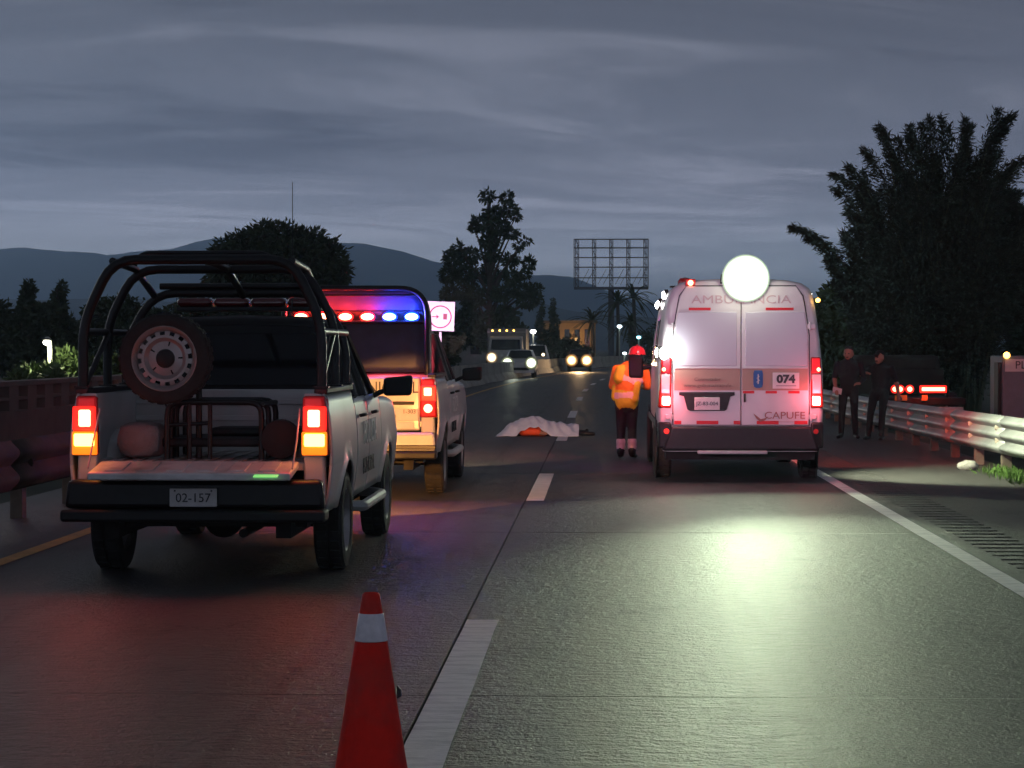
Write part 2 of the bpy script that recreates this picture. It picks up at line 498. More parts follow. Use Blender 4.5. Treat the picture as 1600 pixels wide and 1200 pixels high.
# right shoulder with a milled rumble strip
rs = tag(empty('right_shoulder'), kind='structure')
strip('asphalt', XR + 0.004, 2.93, -6, 80, -0.004, M_asph, rs)
strip('asphalt', 3.37, 5.3, -6, 80, -0.004, M_asph, rs)
strip('asphalt', XR + 0.004, 5.3, 80, 420, -0.004, M_asph, rs)
s = MB(); rows = [[(2.93, -6, -0.004), (3.37, -6, -0.004)]]
y = -5.7
while y < 79:
    for dy, dz in ((0, -0.004), (0.02, -0.022), (0.06, -0.028), (0.10, -0.022), (0.12, -0.004)):
        rows.append([(2.93, y + dy, dz), (3.37, y + dy, dz)])
    y += 0.33
rows.append([(2.93, 80, -0.004), (3.37, 80, -0.004)])
s.grid(rows)
tag(s.build('rumble_strip', M_asph, rs, smooth=0))
b = MB(); b.box(XR, 5.3, -6, 80, -0.15, -0.04); b.build('shoulder_base', M_under, rs, smooth=0)
# painted lines
mk = tag(empty('road_markings'), kind='structure')
def paint(name, x0, x1, ya, yb, z, m, step=0.5):
    n = max(2, int((yb - ya) / step) + 1); s = MB(); rows = []
    for i in range(n):
        Y = ya + (yb - ya) * i / (n - 1); c = cx(Y)
        j0 = 0.006 * noise.noise((x0 * 9, Y * 2.3, 1)); j1 = 0.006 * noise.noise((x1 * 9, Y * 2.3, 5))
        rows.append([(x0 + c + j0, Y, z), (x1 + c + j1, Y, z)])
    s.grid(rows); return s.build(name, m, mk, smooth=0)
paint('edge_line', 2.615, 2.765, -6, 300, 0.004, M_mark, 1.5)
paint('edge_line', -4.41, -4.27, -6, 300, 0.004, M_yellow, 1.5)
# dashes: near ends read off the photograph
dash = [(7.4, 12.9), (23.0, 28.0), (37.9, 41.0), (50.5, 56.0)]
y = 67.0
while y < 260:
    dash.append((y, y + 5)); y += 14.2
for a, c in dash: paint('lane_dash', -0.765, -0.585, a, c, 0.0045, M_mark)
# opposite carriageway beyond the barrier
oc = tag(empty('opposite_carriageway'), kind='structure')
strip('pavement', -16.5, -7.2, 30, 420, -0.02, M_conc, oc)

# ------------------------------------------------------------------ guardrails
def wprofile(lobes, z0, z1, depth):
    pts = []; n = lobes * 8
    for i in range(n + 1):
        t = i / n
        pts.append((depth * (0.5 - 0.5 * math.cos(2 * math.pi * lobes * t)) ** 0.7, z0 + (z1 - z0) * t))
    return pts
def guardrail(name, path, z0, z1, lobes, side, label, reflect, postm, steel, drop=lambda y: 0.0, seg=4.0, post_gap=2.0):
    root = empty(name, (path[0][0], path[0][1], 0)); ox, oy = path[0]
    tag(root, label, 'guardrail')
    P2 = [Vector((x, y)) for x, y in path]
    cum = [0]
    for a, c in zip(P2, P2[1:]): cum.append(cum[-1] + (c - a).length)
    def at(d):
        for i in range(len(P2) - 1):
            if d <= cum[i+1] or i == len(P2) - 2:
                t = (d - cum[i]) / (cum[i+1] - cum[i]); p = P2[i].lerp(P2[i+1], t); u = (P2[i+1] - P2[i]).normalized(); return p, u
    prof = wprofile(lobes, z0, z1, 0.085)
    d = 0; k = 0
    while d < cum[-1] - 0.5:
        e_ = min(d + seg + 0.12, cum[-1]); rows = []
        for i in range(5):
            p, u = at(d + (e_ - d) * i / 4); nx = Vector((-u.y, u.x)) * side
            off = 0.004 * (k % 2)
            rows.append([(p.x + nx.x * (q + off) - ox, p.y + nx.y * (q + off) - oy, z + drop(p.y)) for q, z in prof])
        s = MB(); s.grid(rows); s.build('beam', steel, root, smooth=60, solid=0.004)
        d += seg; k += 1
    d = 0.6
    pm = MB(); pm.box(-0.055, 0.055, -0.075, 0.075, -0.3, z1 - 0.03); pme = pm.mesh('post', postm)
    rm = MB(); rm.lathe([(0.0, -0.028), (0.03, -0.024), (0.05, -0.01), (0.052, 0.0), (0.0, 0.0)], axis='y', n=12); rme = rm.mesh('reflector', reflect)
    while d < cum[-1]:
        p, u = at(d); nx = Vector((-u.y, u.x)) * side; a = math.atan2(u.y, u.x) - math.pi / 2
        o = bpy.data.objects.new('post', pme); COL.objects.link(o); o.parent = root
        o.location = (p.x - nx.x * 0.09 - ox, p.y - nx.y * 0.09 - oy, drop(p.y)); o.rotation_euler = (0, 0, a)
        for zz in ([z0 + (z1 - z0) * i / lobes for i in range(1, lobes)]):
            o = bpy.data.objects.new('reflector', rme); COL.objects.link(o); o.parent = root
            o.location = (p.x + nx.x * 0.012 - ox, p.y + nx.y * 0.012 - oy, zz + drop(p.y))
            o.rotation_euler = (0, 0, a * 0.5 + side * R(-20) * -1)
        d += post_gap
    return root
M_post = mat('rail_post', (0.16, 0.12, 0.09), 0.8, 0, 0.3, 6, dirt=0.4)
M_refl = mat('reflector_cream', (0.75, 0.66, 0.5), 0.3, 0, 0.1)
gr = guardrail('guardrail', [(5.05, 12.0), (4.98, 24.0), (4.95, 32), (4.93, 40), (4.92, 52), (4.95, 72)], 0.25, 0.73, 3, 1,
          'galvanised triple-ridge guardrail on the right shoulder, lit pale green at its near end', M_refl, M_post, M_steel, lambda y: -0.075 * min(max((y - 26) / 13, 0), 1.2))
M_dimsteel = mat('dimmed_steel', (0.045, 0.042, 0.038), 0.9, 0.0, 0.3, 5, dirt=0.5)  # darker copy of the rail steel, dim light put into its colour
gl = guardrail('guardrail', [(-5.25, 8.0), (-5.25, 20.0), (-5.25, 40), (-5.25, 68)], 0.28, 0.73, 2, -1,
          'dull dim-coloured guardrail along the left shoulder beside the yellow line', M_dimsteel, M_post, M_dimsteel)

# far concrete barrier that follows the bend and crosses the view
M_barrier = mat('barrier_concrete', (0.36, 0.33, 0.27), 0.85, 0, 0.25, 1.2, dirt=0.4)
br = empty('concrete_barrier', (-5.6, 68, 0)); tag(br, 'pale concrete barrier crossing the view along the far bend of the road', 'barrier')
prof = [(-0.3, 0.0), (-0.26, 0.12), (-0.12, 0.32), (-0.08, 0.85), (0.08, 0.85), (0.12, 0.32), (0.26, 0.12), (0.3, 0.0)]
Yb = 68.0; k = 0
while Yb < 330:
    s = MB(); rows = []
    for i in range(4):
        Y = Yb + (5.94) * i / 3
        rows.append([(-5.6 + cx(Y) + q + 5.6, Y - 68, z + 0.02 * (k % 2)) for q, z in prof])
    s.grid(rows)
    n = len(prof)
    for e_ in (0, 3): s.f.append([e_ * n + i for i in range(n)]); s.mi.append(0)
    s.build('barrier_block', M_barrier, br, smooth=20)
    Yb += 6.0; k += 1

# concrete parapet with openings beyond the left guardrail
M_par = mat('parapet_concrete', (0.10, 0.085, 0.08), 0.9, 0, 0.2, 2, dirt=0.4)
pr = empty('parapet', (-9.2, 30, 0)); tag(pr, 'concrete parapet with rows of rectangular openings beyond the left guardrail', 'parapet')
s = MB(); s.box(-0.15, 0.15, 0, 40, -0.2, 0.58); s.build('plinth', M_par, pr, bevel=0.01)
s = MB(); s.box(-0.16, 0.16, 0, 40, 0.96, 1.04); s.build('coping', M_par, pr, bevel=0.01)
s = MB(); s.box(-0.12, 0.12, 0, 40, 0.74, 0.79); s.build('rail_course', M_par, pr, bevel=0.01)
s = MB(); s.box(-0.125, 0.125, -0.28, 0.28, 0.58, 0.96); bme = s.mesh('pier', M_par)
for k in range(36):
    o = bpy.data.objects.new('pier', bme); COL.objects.link(o); o.parent = pr; o.location = (0, 0.3 + 1.12 * k, 0)

# ------------------------------------------------------------------ mountains and the air in front of them
M_hill = mat('mountain_forest', (0.03, 0.04, 0.035), 1.0, 0, 0.3, 0.004)
def ridge(name, pts, Y, depth, seed):
    s = MB(); rows = []
    xs = [p[0] for p in pts]; n = 260
    for j in range(15):
        t = j / 14; row = []
        for i in range(n + 1):
            px = xs[0] + (xs[-1] - xs[0]) * i / n
            py = np.interp(px, xs, [p[1] for p in pts])
            top = P(px, py, Y)
            h = max(top.z, 2) + 0
            prof_ = (1 - abs(2 * t - 1)) ** 1.25
            rough = noise.fractal((top.x * 0.004, t * 3 + seed, seed), 1.0, 2.0, 6) * 22 * (1 - abs(2 * t - 1)) ** 0.5 * (h / 200)
            rr_ = noise.fractal((top.x * 0.012, 3.3, seed), 1.0, 2.0, 4) * 5
            z = h * prof_ + (rough if abs(t - .5) > 0.04 else rr_)
            row.append((top.x * (1 + (t - .5) * depth / Y), Y + (t - 0.5) * depth, z if 0 < j < 14 else -5))
        rows.append(row)
    s.grid(rows)
    return tag(s.build(name, M_hill, smooth=80), kind='structure')
ridge('mountain_range', [(-900, 470), (-500, 420), (-260, 400), (0, 390), (40, 387), (75, 390), (120, 394), (165, 397), (215, 393), (270, 389), (310, 377), (345, 372), (400, 380), (460, 386), (525, 378), (565, 379), (620, 392), (690, 410), (745, 424), (800, 427), (850, 429), (890, 434), (930, 448), (990, 468), (1060, 480), (1200, 490), (1500, 480), (1900, 470), (2400, 500)], 5200, 3000, 2.0)
ridge('foothills', [(-900, 480), (0, 470), (200, 468), (450, 480), (690, 470), (760, 462), (830, 470), (900, 485), (1000, 498), (1200, 505), (1600, 500), (2400, 505)], 2600, 1000, 9.0)
# ================================================================== VEHICLES
def wheel_meshes(r, w, rimr):
    t = MB()   # tyre, axis x, centred; outer side at +x
    t.lathe([(rimr, -w*.42), (rimr + .02, -w*.47), (r*.86, -w*.5), (r*.96, -w*.46), (r, -w*.36), (r, -w*.02), (r - .008, -w*.02), (r - .008, w*.02), (r, w*.02), (r, w*.36), (r*.96, w*.46), (r*.86, w*.5), (rimr + .02, w*.47), (rimr, w*.42)], axis='x', n=40, closed=True)
    # tread lugs
    for k in range(30):
        a = 2*math.pi*k/30
        for sx in (-1, 1):
            c = Vector((sx*w*.22, math.cos(a)*(r+.001), math.sin(a)*(r+.001)))
            u = Vector((0, -math.sin(a), math.cos(a))); nrm = Vector((0, math.cos(a), math.sin(a)))
            q = [c + Vector((dx, 0, 0)) + u*du for dx, du in ((-w*.15, -.018), (w*.15, -.018), (w*.15, .018), (-w*.15, .018))]
            t.hexa([p - nrm*.006 for p in q], [p + nrm*.006 for p in q])
    rm = MB()
    n = 64
    # rim barrel + lip
    rm.lathe([(rimr, -w*.4), (rimr - .012, -w*.3), (rimr - .02, w*.2), (rimr - .004, w*.36), (rimr + .008, w*.43), (rimr + .002, w*.45), (rimr - .016, w*.36), (rimr - .03, w*.16), (rimr - .03, -w*.3)], axis='x', n=n, closed=True)
    # pierced disc
    rad = [rimr*.93, rimr*.86, rimr*.74, rimr*.66, rimr*.54, rimr*.40, rimr*.30]
    hx = [w*.16, w*.24, w*.27, w*.27, w*.12, w*.14, w*.16]
    vs = [(hx[i], rad[i]*math.cos(2*math.pi*k/n), rad[i]*math.sin(2*math.pi*k/n)) for i in range(len(rad)) for k in range(n)]
    fs = []
    for i in range(len(rad)-1):
        for k in range(n):
            if i == 1 and (k % 4) < 2: continue          # 16 vent holes
            if i == 4 and (k % 13) == 0 and k < 60: continue   # stud holes
            fs.append((i*n+k, i*n+(k+1)%n, (i+1)*n+(k+1)%n, (i+1)*n+k))
    rm.add(vs, fs)
    hub = MB(); hub.lathe([(rimr*.30, w*.05), (rimr*.28, w*.2), (rimr*.22, w*.24), (0.0, w*.25)], axis='x', n=20)
    return t.mesh('tyre', M_rubber, 30), rm.mesh('rim', M_rim, 30), hub.mesh('hub', M_plastic)
WM = wheel_meshes(0.345, 0.21, 0.215)
WS = wheel_meshes(0.305, 0.19, 0.215)
def wheel(parent, loc, right=True, meshes=None, name='wheel', rot=None, tyre_mat=None):
    meshes = meshes or WM
    o = bpy.data.objects.new(name, meshes[0]); COL.objects.link(o); o.parent = parent; o.location = loc
    o.rotation_euler = rot if rot else ((0, 0, 0) if right else (0, 0, math.pi))
    for nm, me in (('rim', meshes[1]), ('hub', meshes[2])):
        c = bpy.data.objects.new(nm, me); COL.objects.link(c); c.parent = o
    return o

def interp(z, tab):
    return float(np.interp(z, [a for a, _ in tab], [c for _, c in tab]))
PX = [(0.35, .80), (.45, .835), (.60, .862), (.77, .878), (.82, .880), (1.0, .872), (1.12, .858), (1.20, .838), (1.27, .82)]
def side(y0, y1, ztop, axles, sgn, zsill=0.46, ny=40, flare=True):
    m = MB(); rows = []
    def zl(y):
        z = zsill
        for ay in axles:
            d = abs(y - ay)
            if d < .43: z = max(z, .345 + math.sqrt(max(.43*.43 - d*d, 0)) * .98)
        return z
    for i in range(ny + 1):
        y = y0 + (y1 - y0) * i / ny
        lo = zl(y); zt = ztop(y) if callable(ztop) else ztop
        zs = [lo + (max(.77, lo + .002) - lo) * k / 5 for k in range(6)] + [max(.77, lo + .002) + (zt - max(.77, lo + .002)) * k / 7 for k in range(1, 8)]
        row = []
        for z in zs:
            x = interp(z, PX)
            for ay in axles:      # flared lip round the arch
                d = math.hypot(y - ay, z - .345)
                if flare and d < .50: x += .022 * max(0, 1 - abs(d - .44) / .06)
            row.append((sgn * x, y, z))
        rows.append(row)
    m.grid(rows, mif=lambda i, j: 0 if j < 5 else 1)
    return m

def pickup(loc, label, open_gate, plate, big, dusty_tyres=False):
    T = tag(empty('police_pickup', loc), label, 'pickup truck', 'police pickups stopped in the left lane')
    axR, axF = 1.15, 4.15
    # lower body sides
    for sg in (1, -1):
        o = side(.24, 1.775, 1.25, [axR], sg).build('bed_side', [M_white, M_grey], T, smooth=50, solid=0.02)
        s = MB(); s.box(sg*.80 - .045, sg*.80 + .045, .24, 1.775, 1.245, 1.285); s.build('bed_rail_cap', M_plastic, o, bevel=.01)
        dr = side(1.79, 2.62, 1.19, [], sg, ny=14).build('rear_door', [M_white, M_grey], T, smooth=50, solid=0.02)
        hx = sg * .885
        s = MB(); s.tube([(hx, 1.90, 1.055), (hx + sg*.03, 1.92, 1.06), (hx + sg*.03, 2.06, 1.06), (hx, 2.08, 1.055)], .013, bend=.02); s.build('door_handle', M_black, dr)
        dr = side(2.635, 3.58, 1.19, [], sg, ny=16).build('front_door', [M_white, M_grey], T, smooth=50, solid=0.02)
        s = MB(); s.tube([(hx, 2.76, 1.055), (hx + sg*.03, 2.78, 1.06), (hx + sg*.03, 2.92, 1.06), (hx, 2.94, 1.055)], .013, bend=.02); s.build('door_handle', M_black, dr)
        side(3.595, 4.98, lambda y: 1.16 - .10 * max(0, (y - 3.6) / 1.4) ** 2 - (0.25 * max(0, y - 4.75) / .23), [axF], sg, ny=40).build('front_fender', [M_white, M_grey], T, smooth=50, solid=0.02)
        face = '+x' if sg > 0 else '-x'
        if sg > 0:
            text('door_lettering', 'POLICIA', .26, (.888, 2.62, .91), face, M_plate, T, .004)
            text('door_lettering', 'MUNICIPAL', .17, (.876, 2.62, .66), face, M_ink, T, .004, sx=.95)
        # side step
        s = MB(); s.tube([(sg*.70, 1.85, .40), (sg*.90, 1.95, .385), (sg*.90, 3.45, .385), (sg*.70, 3.55, .40)], .04, n=10, bend=.08); s.build('side_step', M_steel, T)
        # mud flap
        # mirror
        mir = MB(); mir.hexa([(sg*.93, 3.20, 1.17), (sg*1.16, 3.20, 1.17), (sg*1.13, 3.34, 1.19), (sg*.93, 3.34, 1.18)], [(sg*.93, 3.20, 1.315), (sg*1.17, 3.20, 1.34), (sg*1.14, 3.32, 1.33), (sg*.93, 3.32, 1.31)])
        mo = mir.build('mirror', M_plastic, T, bevel=.025)
        s = MB(); s.tube([(sg*.82, 3.28, 1.16), (sg*.90, 3.27, 1.20), (sg*.96, 3.26, 1.22)], .02); s.build('mirror_arm', M_plastic, mo)
        # wheels
        for ay in (axR, axF):
            o = wheel(T, (sg*.775, ay, .345), sg > 0)
        s = MB(); s.grid([[(sg*xx, axR - .42*math.cos(math.pi*i/12), .345 + .42*math.sin(math.pi*i/12)) for xx in (.50, .835)] for i in range(13)]); s.prism([(axR - .42*math.cos(math.pi*i/12), .345 + .42*math.sin(math.pi*i/12)) for i in range(13)], 'x', sg*.49, sg*.50); s.build('wheel_well', M_under, T)
        s = MB(); s.grid([[(sg*xx, axF - .42*math.cos(math.pi*i/12), .345 + .42*math.sin(math.pi*i/12)) for xx in (.50, .835)] for i in range(13)]); s.prism([(axF - .42*math.cos(math.pi*i/12), .345 + .42*math.sin(math.pi*i/12)) for i in range(13)], 'x', sg*.49, sg*.50); s.build('wheel_well', M_under, T)
    # cab roof, pillars and glass
    roof = MB()
    prof = [(-.66, 1.71), (-.62, 1.755), (-.5, 1.785), (0, 1.80), (.5, 1.785), (.62, 1.755), (.66, 1.71)]
    rows = []
    for y, dz, k in ((1.93, -.07, .97), (1.98, -.02, 1), (2.2, 0, 1), (2.6, 0, 1), (2.80, -.02, .99), (2.90, -.07, .97)):
        rows.append([(x * k, y, z + dz * (1 if abs(x) < .64 else .3)) for x, z in prof])
    roof.grid(rows); roof.build('roof', M_black, T, smooth=60, solid=.03)
    for sg in (1, -1):
        for nm, a, c, r0 in (('a_pillar', (sg*.80, 3.52, 1.18), (sg*.645, 2.86, 1.70), .035), ('b_pillar', (sg*.825, 2.62, 1.18), (sg*.655, 2.55, 1.70), .035), ('c_pillar', (sg*.815, 1.86, 1.18), (sg*.65, 1.96, 1.69), .055)):
            s = MB(); s.tube([a, c], r0, n=8); s.build(nm, M_black, T)
        s = MB(); s.hexa([(sg*.815, 1.92, 1.19), (sg*.822, 2.60, 1.19), (sg*.806, 2.60, 1.19), (sg*.80, 1.92, 1.19)], [(sg*.652, 2.02, 1.70), (sg*.655, 2.54, 1.70), (sg*.64, 2.54, 1.70), (sg*.637, 2.02, 1.70)]); s.build('rear_side_window', M_glass, T, smooth=0)
        s = MB(); s.hexa([(sg*.822, 2.66, 1.19), (sg*.80, 3.48, 1.19), (sg*.785, 3.48, 1.19), (sg*.806, 2.66, 1.19)], [(sg*.655, 2.58, 1.70), (sg*.645, 2.85, 1.70), (sg*.63, 2.85, 1.70), (sg*.64, 2.58, 1.70)]); s.build('front_side_window', M_glass, T, smooth=0)
    s = MB(); s.hexa([(-.79, 1.84, 1.20), (.79, 1.84, 1.20), (.79, 1.87, 1.20), (-.79, 1.87, 1.20)], [(-.64, 1.94, 1.72), (.64, 1.94, 1.72), (.64, 1.97, 1.72), (-.64, 1.97, 1.72)]); rw = s.build('cab_back', M_black, T, smooth=0)
    s = MB(); s.hexa([(-.64, 1.832, 1.28), (.64, 1.832, 1.28), (.64, 1.845, 1.28), (-.64, 1.845, 1.28)], [(-.55, 1.915, 1.66), (.55, 1.915, 1.66), (.55, 1.93, 1.66), (-.55, 1.93, 1.66)]); s.build('rear_window', M_glass, rw, smooth=0)
    s = MB(); s.hexa([(-.78, 3.50, 1.18), (.78, 3.50, 1.18), (.78, 3.53, 1.18), (-.78, 3.53, 1.18)], [(-.62, 2.88, 1.70), (.62, 2.88, 1.70), (.62, 2.91, 1.70), (-.62, 2.91, 1.70)]); s.build('windscreen', M_glass, T, smooth=0)
    s = MB(); s.box(-.80, .80, 1.79, 1.835, .45, 1.21); s.build('cab_rear_wall', M_black, T, bevel=.02)
    # bonnet, grille, front bumper
    rows = []
    for y, z, k in ((3.50, 1.17, .80), (3.9, 1.17, .80), (4.5, 1.12, .79), (4.85, 1.05, .77), (4.98, .95, .74)):
        rows.append([(x * k, y, z + .03 * (1 - x * x)) for x in (-1, -.6, -.2, .2, .6, 1)])
    s = MB(); s.grid(rows); s.build('bonnet', M_white, T, smooth=60, solid=.02)
    s = MB(); s.box(-.72, .72, 4.94, 5.0, .62, .95); s.build('grille', M_plastic, T, bevel=.02)
    s = MB(); s.box(-.84, .84, 4.93, 5.1, .38, .62); s.build('front_bumper', M_white, T, bevel=.05)
    # floor, chassis
    s = MB(); s.box(-.70, .70, .3, 4.9, .36, .50); s.box(-.62, -.52, .1, 4.8, .30, .44); s.box(.52, .62, .1, 4.8, .30, .44); s.build('chassis', M_under, T)
    s = MB(); s.cyl((-.68, axR, .345), (.68, axR, .345), .05); s.ell((0, axR, .345), .14, .14, .13); s.build('rear_axle', M_under, T)
    s = MB(); s.tube([(.30, .12, .33), (.32, .6, .34), (.34, 1.4, .36)], .03); s.build('exhaust_pipe', M_under, T)
    # bed interior
    s = MB(); s.box(-.79, .79, .24, 1.78, .74, .79); s.build('bed_floor', M_white, T)
    for i in range(9):
        pass
    s = MB()
    for i in range(13): s.box(-.72 + i*.12 - .02, -.72 + i*.12 + .02, .26, 1.74, .79, .80)
    s.build('bed_floor_ribs', M_white, T)
    s = MB(); s.box(-.79, .79, 1.735, 1.775, .79, 1.25); bw = s.build('bed_front_wall', M_white, T, bevel=.01)
    s = MB(); s.box(-.76, .76, 1.722, 1.735, 1.14, 1.18); s.box(-.76, .76, 1.722, 1.735, 1.02, 1.06); s.build('wall_rib', M_white, bw, bevel=.006)
    for sg in (1, -1):
        s = MB(); s.box(min(sg*.74, sg*.79), max(sg*.74, sg*.79), .26, 1.735, .79, 1.245); s.build('bed_inner_side', M_white, T, bevel=.012)
        s = MB(); rows = []
        for i in range(9):
            a = math.pi * i / 8
            rows.append([(sg*.56, axR - .42*math.cos(a), .79 + .20*math.sin(a)), (sg*.74, axR - .42*math.cos(a), .79 + .20*math.sin(a))])
        s.grid(rows); s.prism([(axR - .42*math.cos(math.pi*i/8), .79 + .20*math.sin(math.pi*i/8)) for i in range(9)], 'x', sg*.56, sg*.565); s.build('wheel_housing', M_white, T)
    # rear corner pillars with lamps
    for sg in (1, -1):
        s = MB(); s.hexa([(sg*.69, .205, .50), (sg*.835, .235, .50), (sg*.84, .30, .50), (sg*.69, .30, .50)], [(sg*.69, .205, 1.25), (sg*.80, .235, 1.25), (sg*.82, .30, 1.25), (sg*.69, .30, 1.25)]); s.build('rear_pillar', M_white, T, bevel=.015)
        h = MB(); h.hexa([(sg*.675, .185, .835), (sg*.855, .205, .835), (sg*.872, .30, .835), (sg*.675, .25, .835)], [(sg*.685, .185, 1.235), (sg*.825, .205, 1.235), (sg*.85, .30, 1.235), (sg*.685, .25, 1.235)]); tl = h.build('tail_light', M_redlens, T, bevel=.02)
        xs = sorted((sg*.69, sg*.845))
        s = MB(); s.box(xs[0]+.0, xs[1]-.0, .172, .192, 1.003, 1.165); s.build('brake_lens', E_tailredrim, tl, bevel=.012)
        xs = sorted((sg*.722, sg*.802))
        s = MB(); s.box(xs[0], xs[1], .158, .18, 1.030 if big else 1.06, 1.142); s.build('brake_lamp', E_tailred, tl, bevel=.018)
        if big:
            xs = sorted((sg*.68, sg*.85))
            s = MB(); s.box(xs[0], xs[1], .172, .192, .842, .998); s.build('indicator_lens', E_amberrim, tl, bevel=.012)
            xs = sorted((sg*.698, sg*.834))
            s = MB(); s.box(xs[0], xs[1], .158, .18, .900, .984); s.build('indicator_lamp', E_amber, tl, bevel=.018)
        else:
            s = MB(); s.ell((sg*.765, .168, .93), .045, .02, .045, 16, 10); s.build('tail_lamp', E_tailred, tl)
        lamp('tail_light_glow', 'POINT', (sg*.76, -.02, 1.10), 1.9 if big else 2.0, (1, .06, .05), tl, size=.07)
        if big: lamp('tail_light_beam', 'SPOT', (sg*.77, -.06, 1.02), 12, (1, .08, .07), tl, aim=(sg*.9, -6, 0), size=.08, angle=130, blend=.7)
        if big: lamp('indicator_glow', 'POINT', (sg*.77, .06, .94), .7, (1, .3, .03), tl, size=.06)
    # tailgate
    if open_gate:
        tg = MB(); tg.hexa([(-.66, -.225, .695), (.66, -.225, .695), (.66, .21, .752), (-.66, .21, .752)], [(-.66, -.225, .745), (.66, -.225, .745), (.66, .21, .802), (-.66, .21, .802)])
        tgo = tg.build('tailgate', mat('scuffed_white', (0.62, 0.60, 0.58), 0.5, 0, 0.15, 6, bump=.25, bscale=14, dirt=0.85), T, bevel=.012)
        for i in range(6):
            s = MB(); x = -.5 + i*.2; s.hexa([(x-.06, -.17, .752), (x+.06, -.17, .752), (x+.06, .14, .793), (x-.06, .14, .793)], [(x-.055, -.165, .760), (x+.055, -.165, .760), (x+.055, .135, .800), (x-.055, .135, .800)]); s.build('pressed_panel', MATS['scuffed_white'], tgo, bevel=.004)
        for sg in (1, -1):
            s = MB(); s.tube([(sg*.665, .20, 1.15), (sg*.67, .02, .95), (sg*.665, -.16, .77)], .006, n=6); s.build('tailgate_cable', M_steel, tgo)
        s = MB(); s.box(.43, .585, -.20, -.03, .772, .778); o = s.build('green_glint', emit('green_glint_glow', (.25, .85, .22), .75), tgo); o.rotation_euler = (R(7.4), 0, 0); o.location = (0, 0, -.018 + .0)  # reflection on the tailgate, painted as a glowing green strip
    else:
        tg = MB(); tg.box(-.68, .68, .20, .245, .70, 1.25); tgo = tg.build('tailgate', M_white, T, bevel=.02)
        s = MB(); s.box(-.62, .62, .19, .205, .965, 1.0); s.build('tailgate_crease', M_plastic, tgo, bevel=.004)
        text('tailgate_lettering', 'POLICIA MUNICIPAL', .17, (0, .192, 1.20 - .06), '-y', M_ink, tgo, .006, sx=.86)
        s = MB(); s.box(.28, .66, .185, .198, .80, .925); pn = s.build('number_panel', M_plate, tgo, bevel=.004)
        text('unit_number', '1-303', .06, (.57, .183, .895), '-y', M_ink, pn, .004)
        s = MB(); s.lathe([(0, 0), (.035, 0), (.035, .004), (.022, .004), (.022, .0)], c=(.40, .183, .845), axis='y', n=16); s.build('crest', mat('crest_grey', (.3, .28, .22), .5), pn)
        s = MB(); s.box(.25, .62, .18, .2, .715, .79); s.build('reflective_panel', M_plate, tgo, bevel=.006)
    # bumper with step
    bp = MB()
    bp.hexa([(-.86, -.02, .50), (.86, -.02, .50), (.84, .2, .50), (-.84, .2, .50)], [(-.84, -.01, .685), (.84, -.01, .685), (.82, .2, .685), (-.82, .2, .685)])
    bo = bp.build('rear_bumper', M_black if open_gate else M_plate, T, bevel=.03)
    s = MB(); s.box(-.875, .865, -.07, .16, .415, .495); s.build('bumper_step', M_plastic, bo, bevel=.02)
    s = MB(); s.box(-.86, .86, -.025, .0, .515, .56); s.build('bumper_trim', M_black, bo, bevel=.008) if not open_gate else None
    s = MB(); s.box(-.155, .155, -.05, -.035, .515, .635); po = s.build('licence_plate', M_plate, T, bevel=.005)
    text('plate_number', plate, .082, (0, -.053, .572), '-y', M_ink, po, .004)
    for sx in (-.12, .12):
        s = MB(); s.cyl((sx, -.056, .62), (sx, -.048, .62), .006, n=8); s.build('plate_bolt', M_black, po)
    # whip aerial
    if big:
        s = MB(); s.tube([(.33, 2.28, 1.78), (.335, 2.28, 2.25), (.335, 2.28, 2.80)], [.005, .0025], n=6); s.build('aerial', M_black, T)
    return T

# ---- the near pickup, bed open, roll cage, spare wheel
p1 = pickup((-2.66, 14.75, 0), 'white police pickup with black roll cage, upright spare wheel and open tailgate, nearest the camera', True, '02-157', True)
cage = MB()
r0 = .031
def hoop(m, y, zt, xb=.80, xt=.60, zk=1.72, r=r0):
    m.tube([(-xb, y, 1.27), (-xb, y, zk), (-xt, y, zt), (xt, y, zt), (xb, y, zk), (xb, y, 1.27)], r, n=10, bend=.16)
c1 = MB(); hoop(c1, .30, 2.14, r=.034); cg = c1.build('roll_cage', M_black, p1, smooth=60)
c2 = MB(); hoop(c2, 1.05, 2.10); c2.build('cage_hoop', M_black, cg, smooth=60)
c3 = MB(); hoop(c3, 1.72, 1.95, zk=1.62); c3.build('cage_hoop', M_black, cg, smooth=60)
for x in (-.60, .05, .60):
    s = MB(); s.tube([(x, .30, 2.13), (x, 1.05, 2.10), (x, 1.72, 1.93)], .026, n=8); s.build('cage_roof_bar', M_black, cg, smooth=60)
for sg in (1, -1):
    s = MB(); s.tube([(sg*.80, .30, 1.66), (sg*.80, 1.72, 1.66)], .024, n=8); s.build('cage_side_bar', M_black, cg, smooth=60)
    s = MB(); s.tube([(sg*.79, .32, 1.30), (sg*.79, 1.05, 1.66)], .02, n=8); s.build('cage_brace', M_black, cg, smooth=60)
    for y in (.30, 1.05, 1.72):
        s = MB(); s.box(sg*.80-.05, sg*.80+.05, y-.05, y+.05, 1.285, 1.297); s.build('cage_foot', M_black, cg)
s = MB(); s.tube([(-.61, 1.05, 2.10), (-.60, 1.05, 2.165), (-.54, 1.05, 2.215), (.30, 1.05, 2.215), (.38, 1.05, 2.165), (.40, 1.05, 2.10)], .017, n=8, bend=.06); s.build('cage_top_rail', M_black, cg, smooth=60)
s = MB(); s.tube([(-.56, 1.72, 2.0), (.56, 1.72, 2.0)], .024); s.build('cage_cross_bar', M_black, cg, smooth=60)
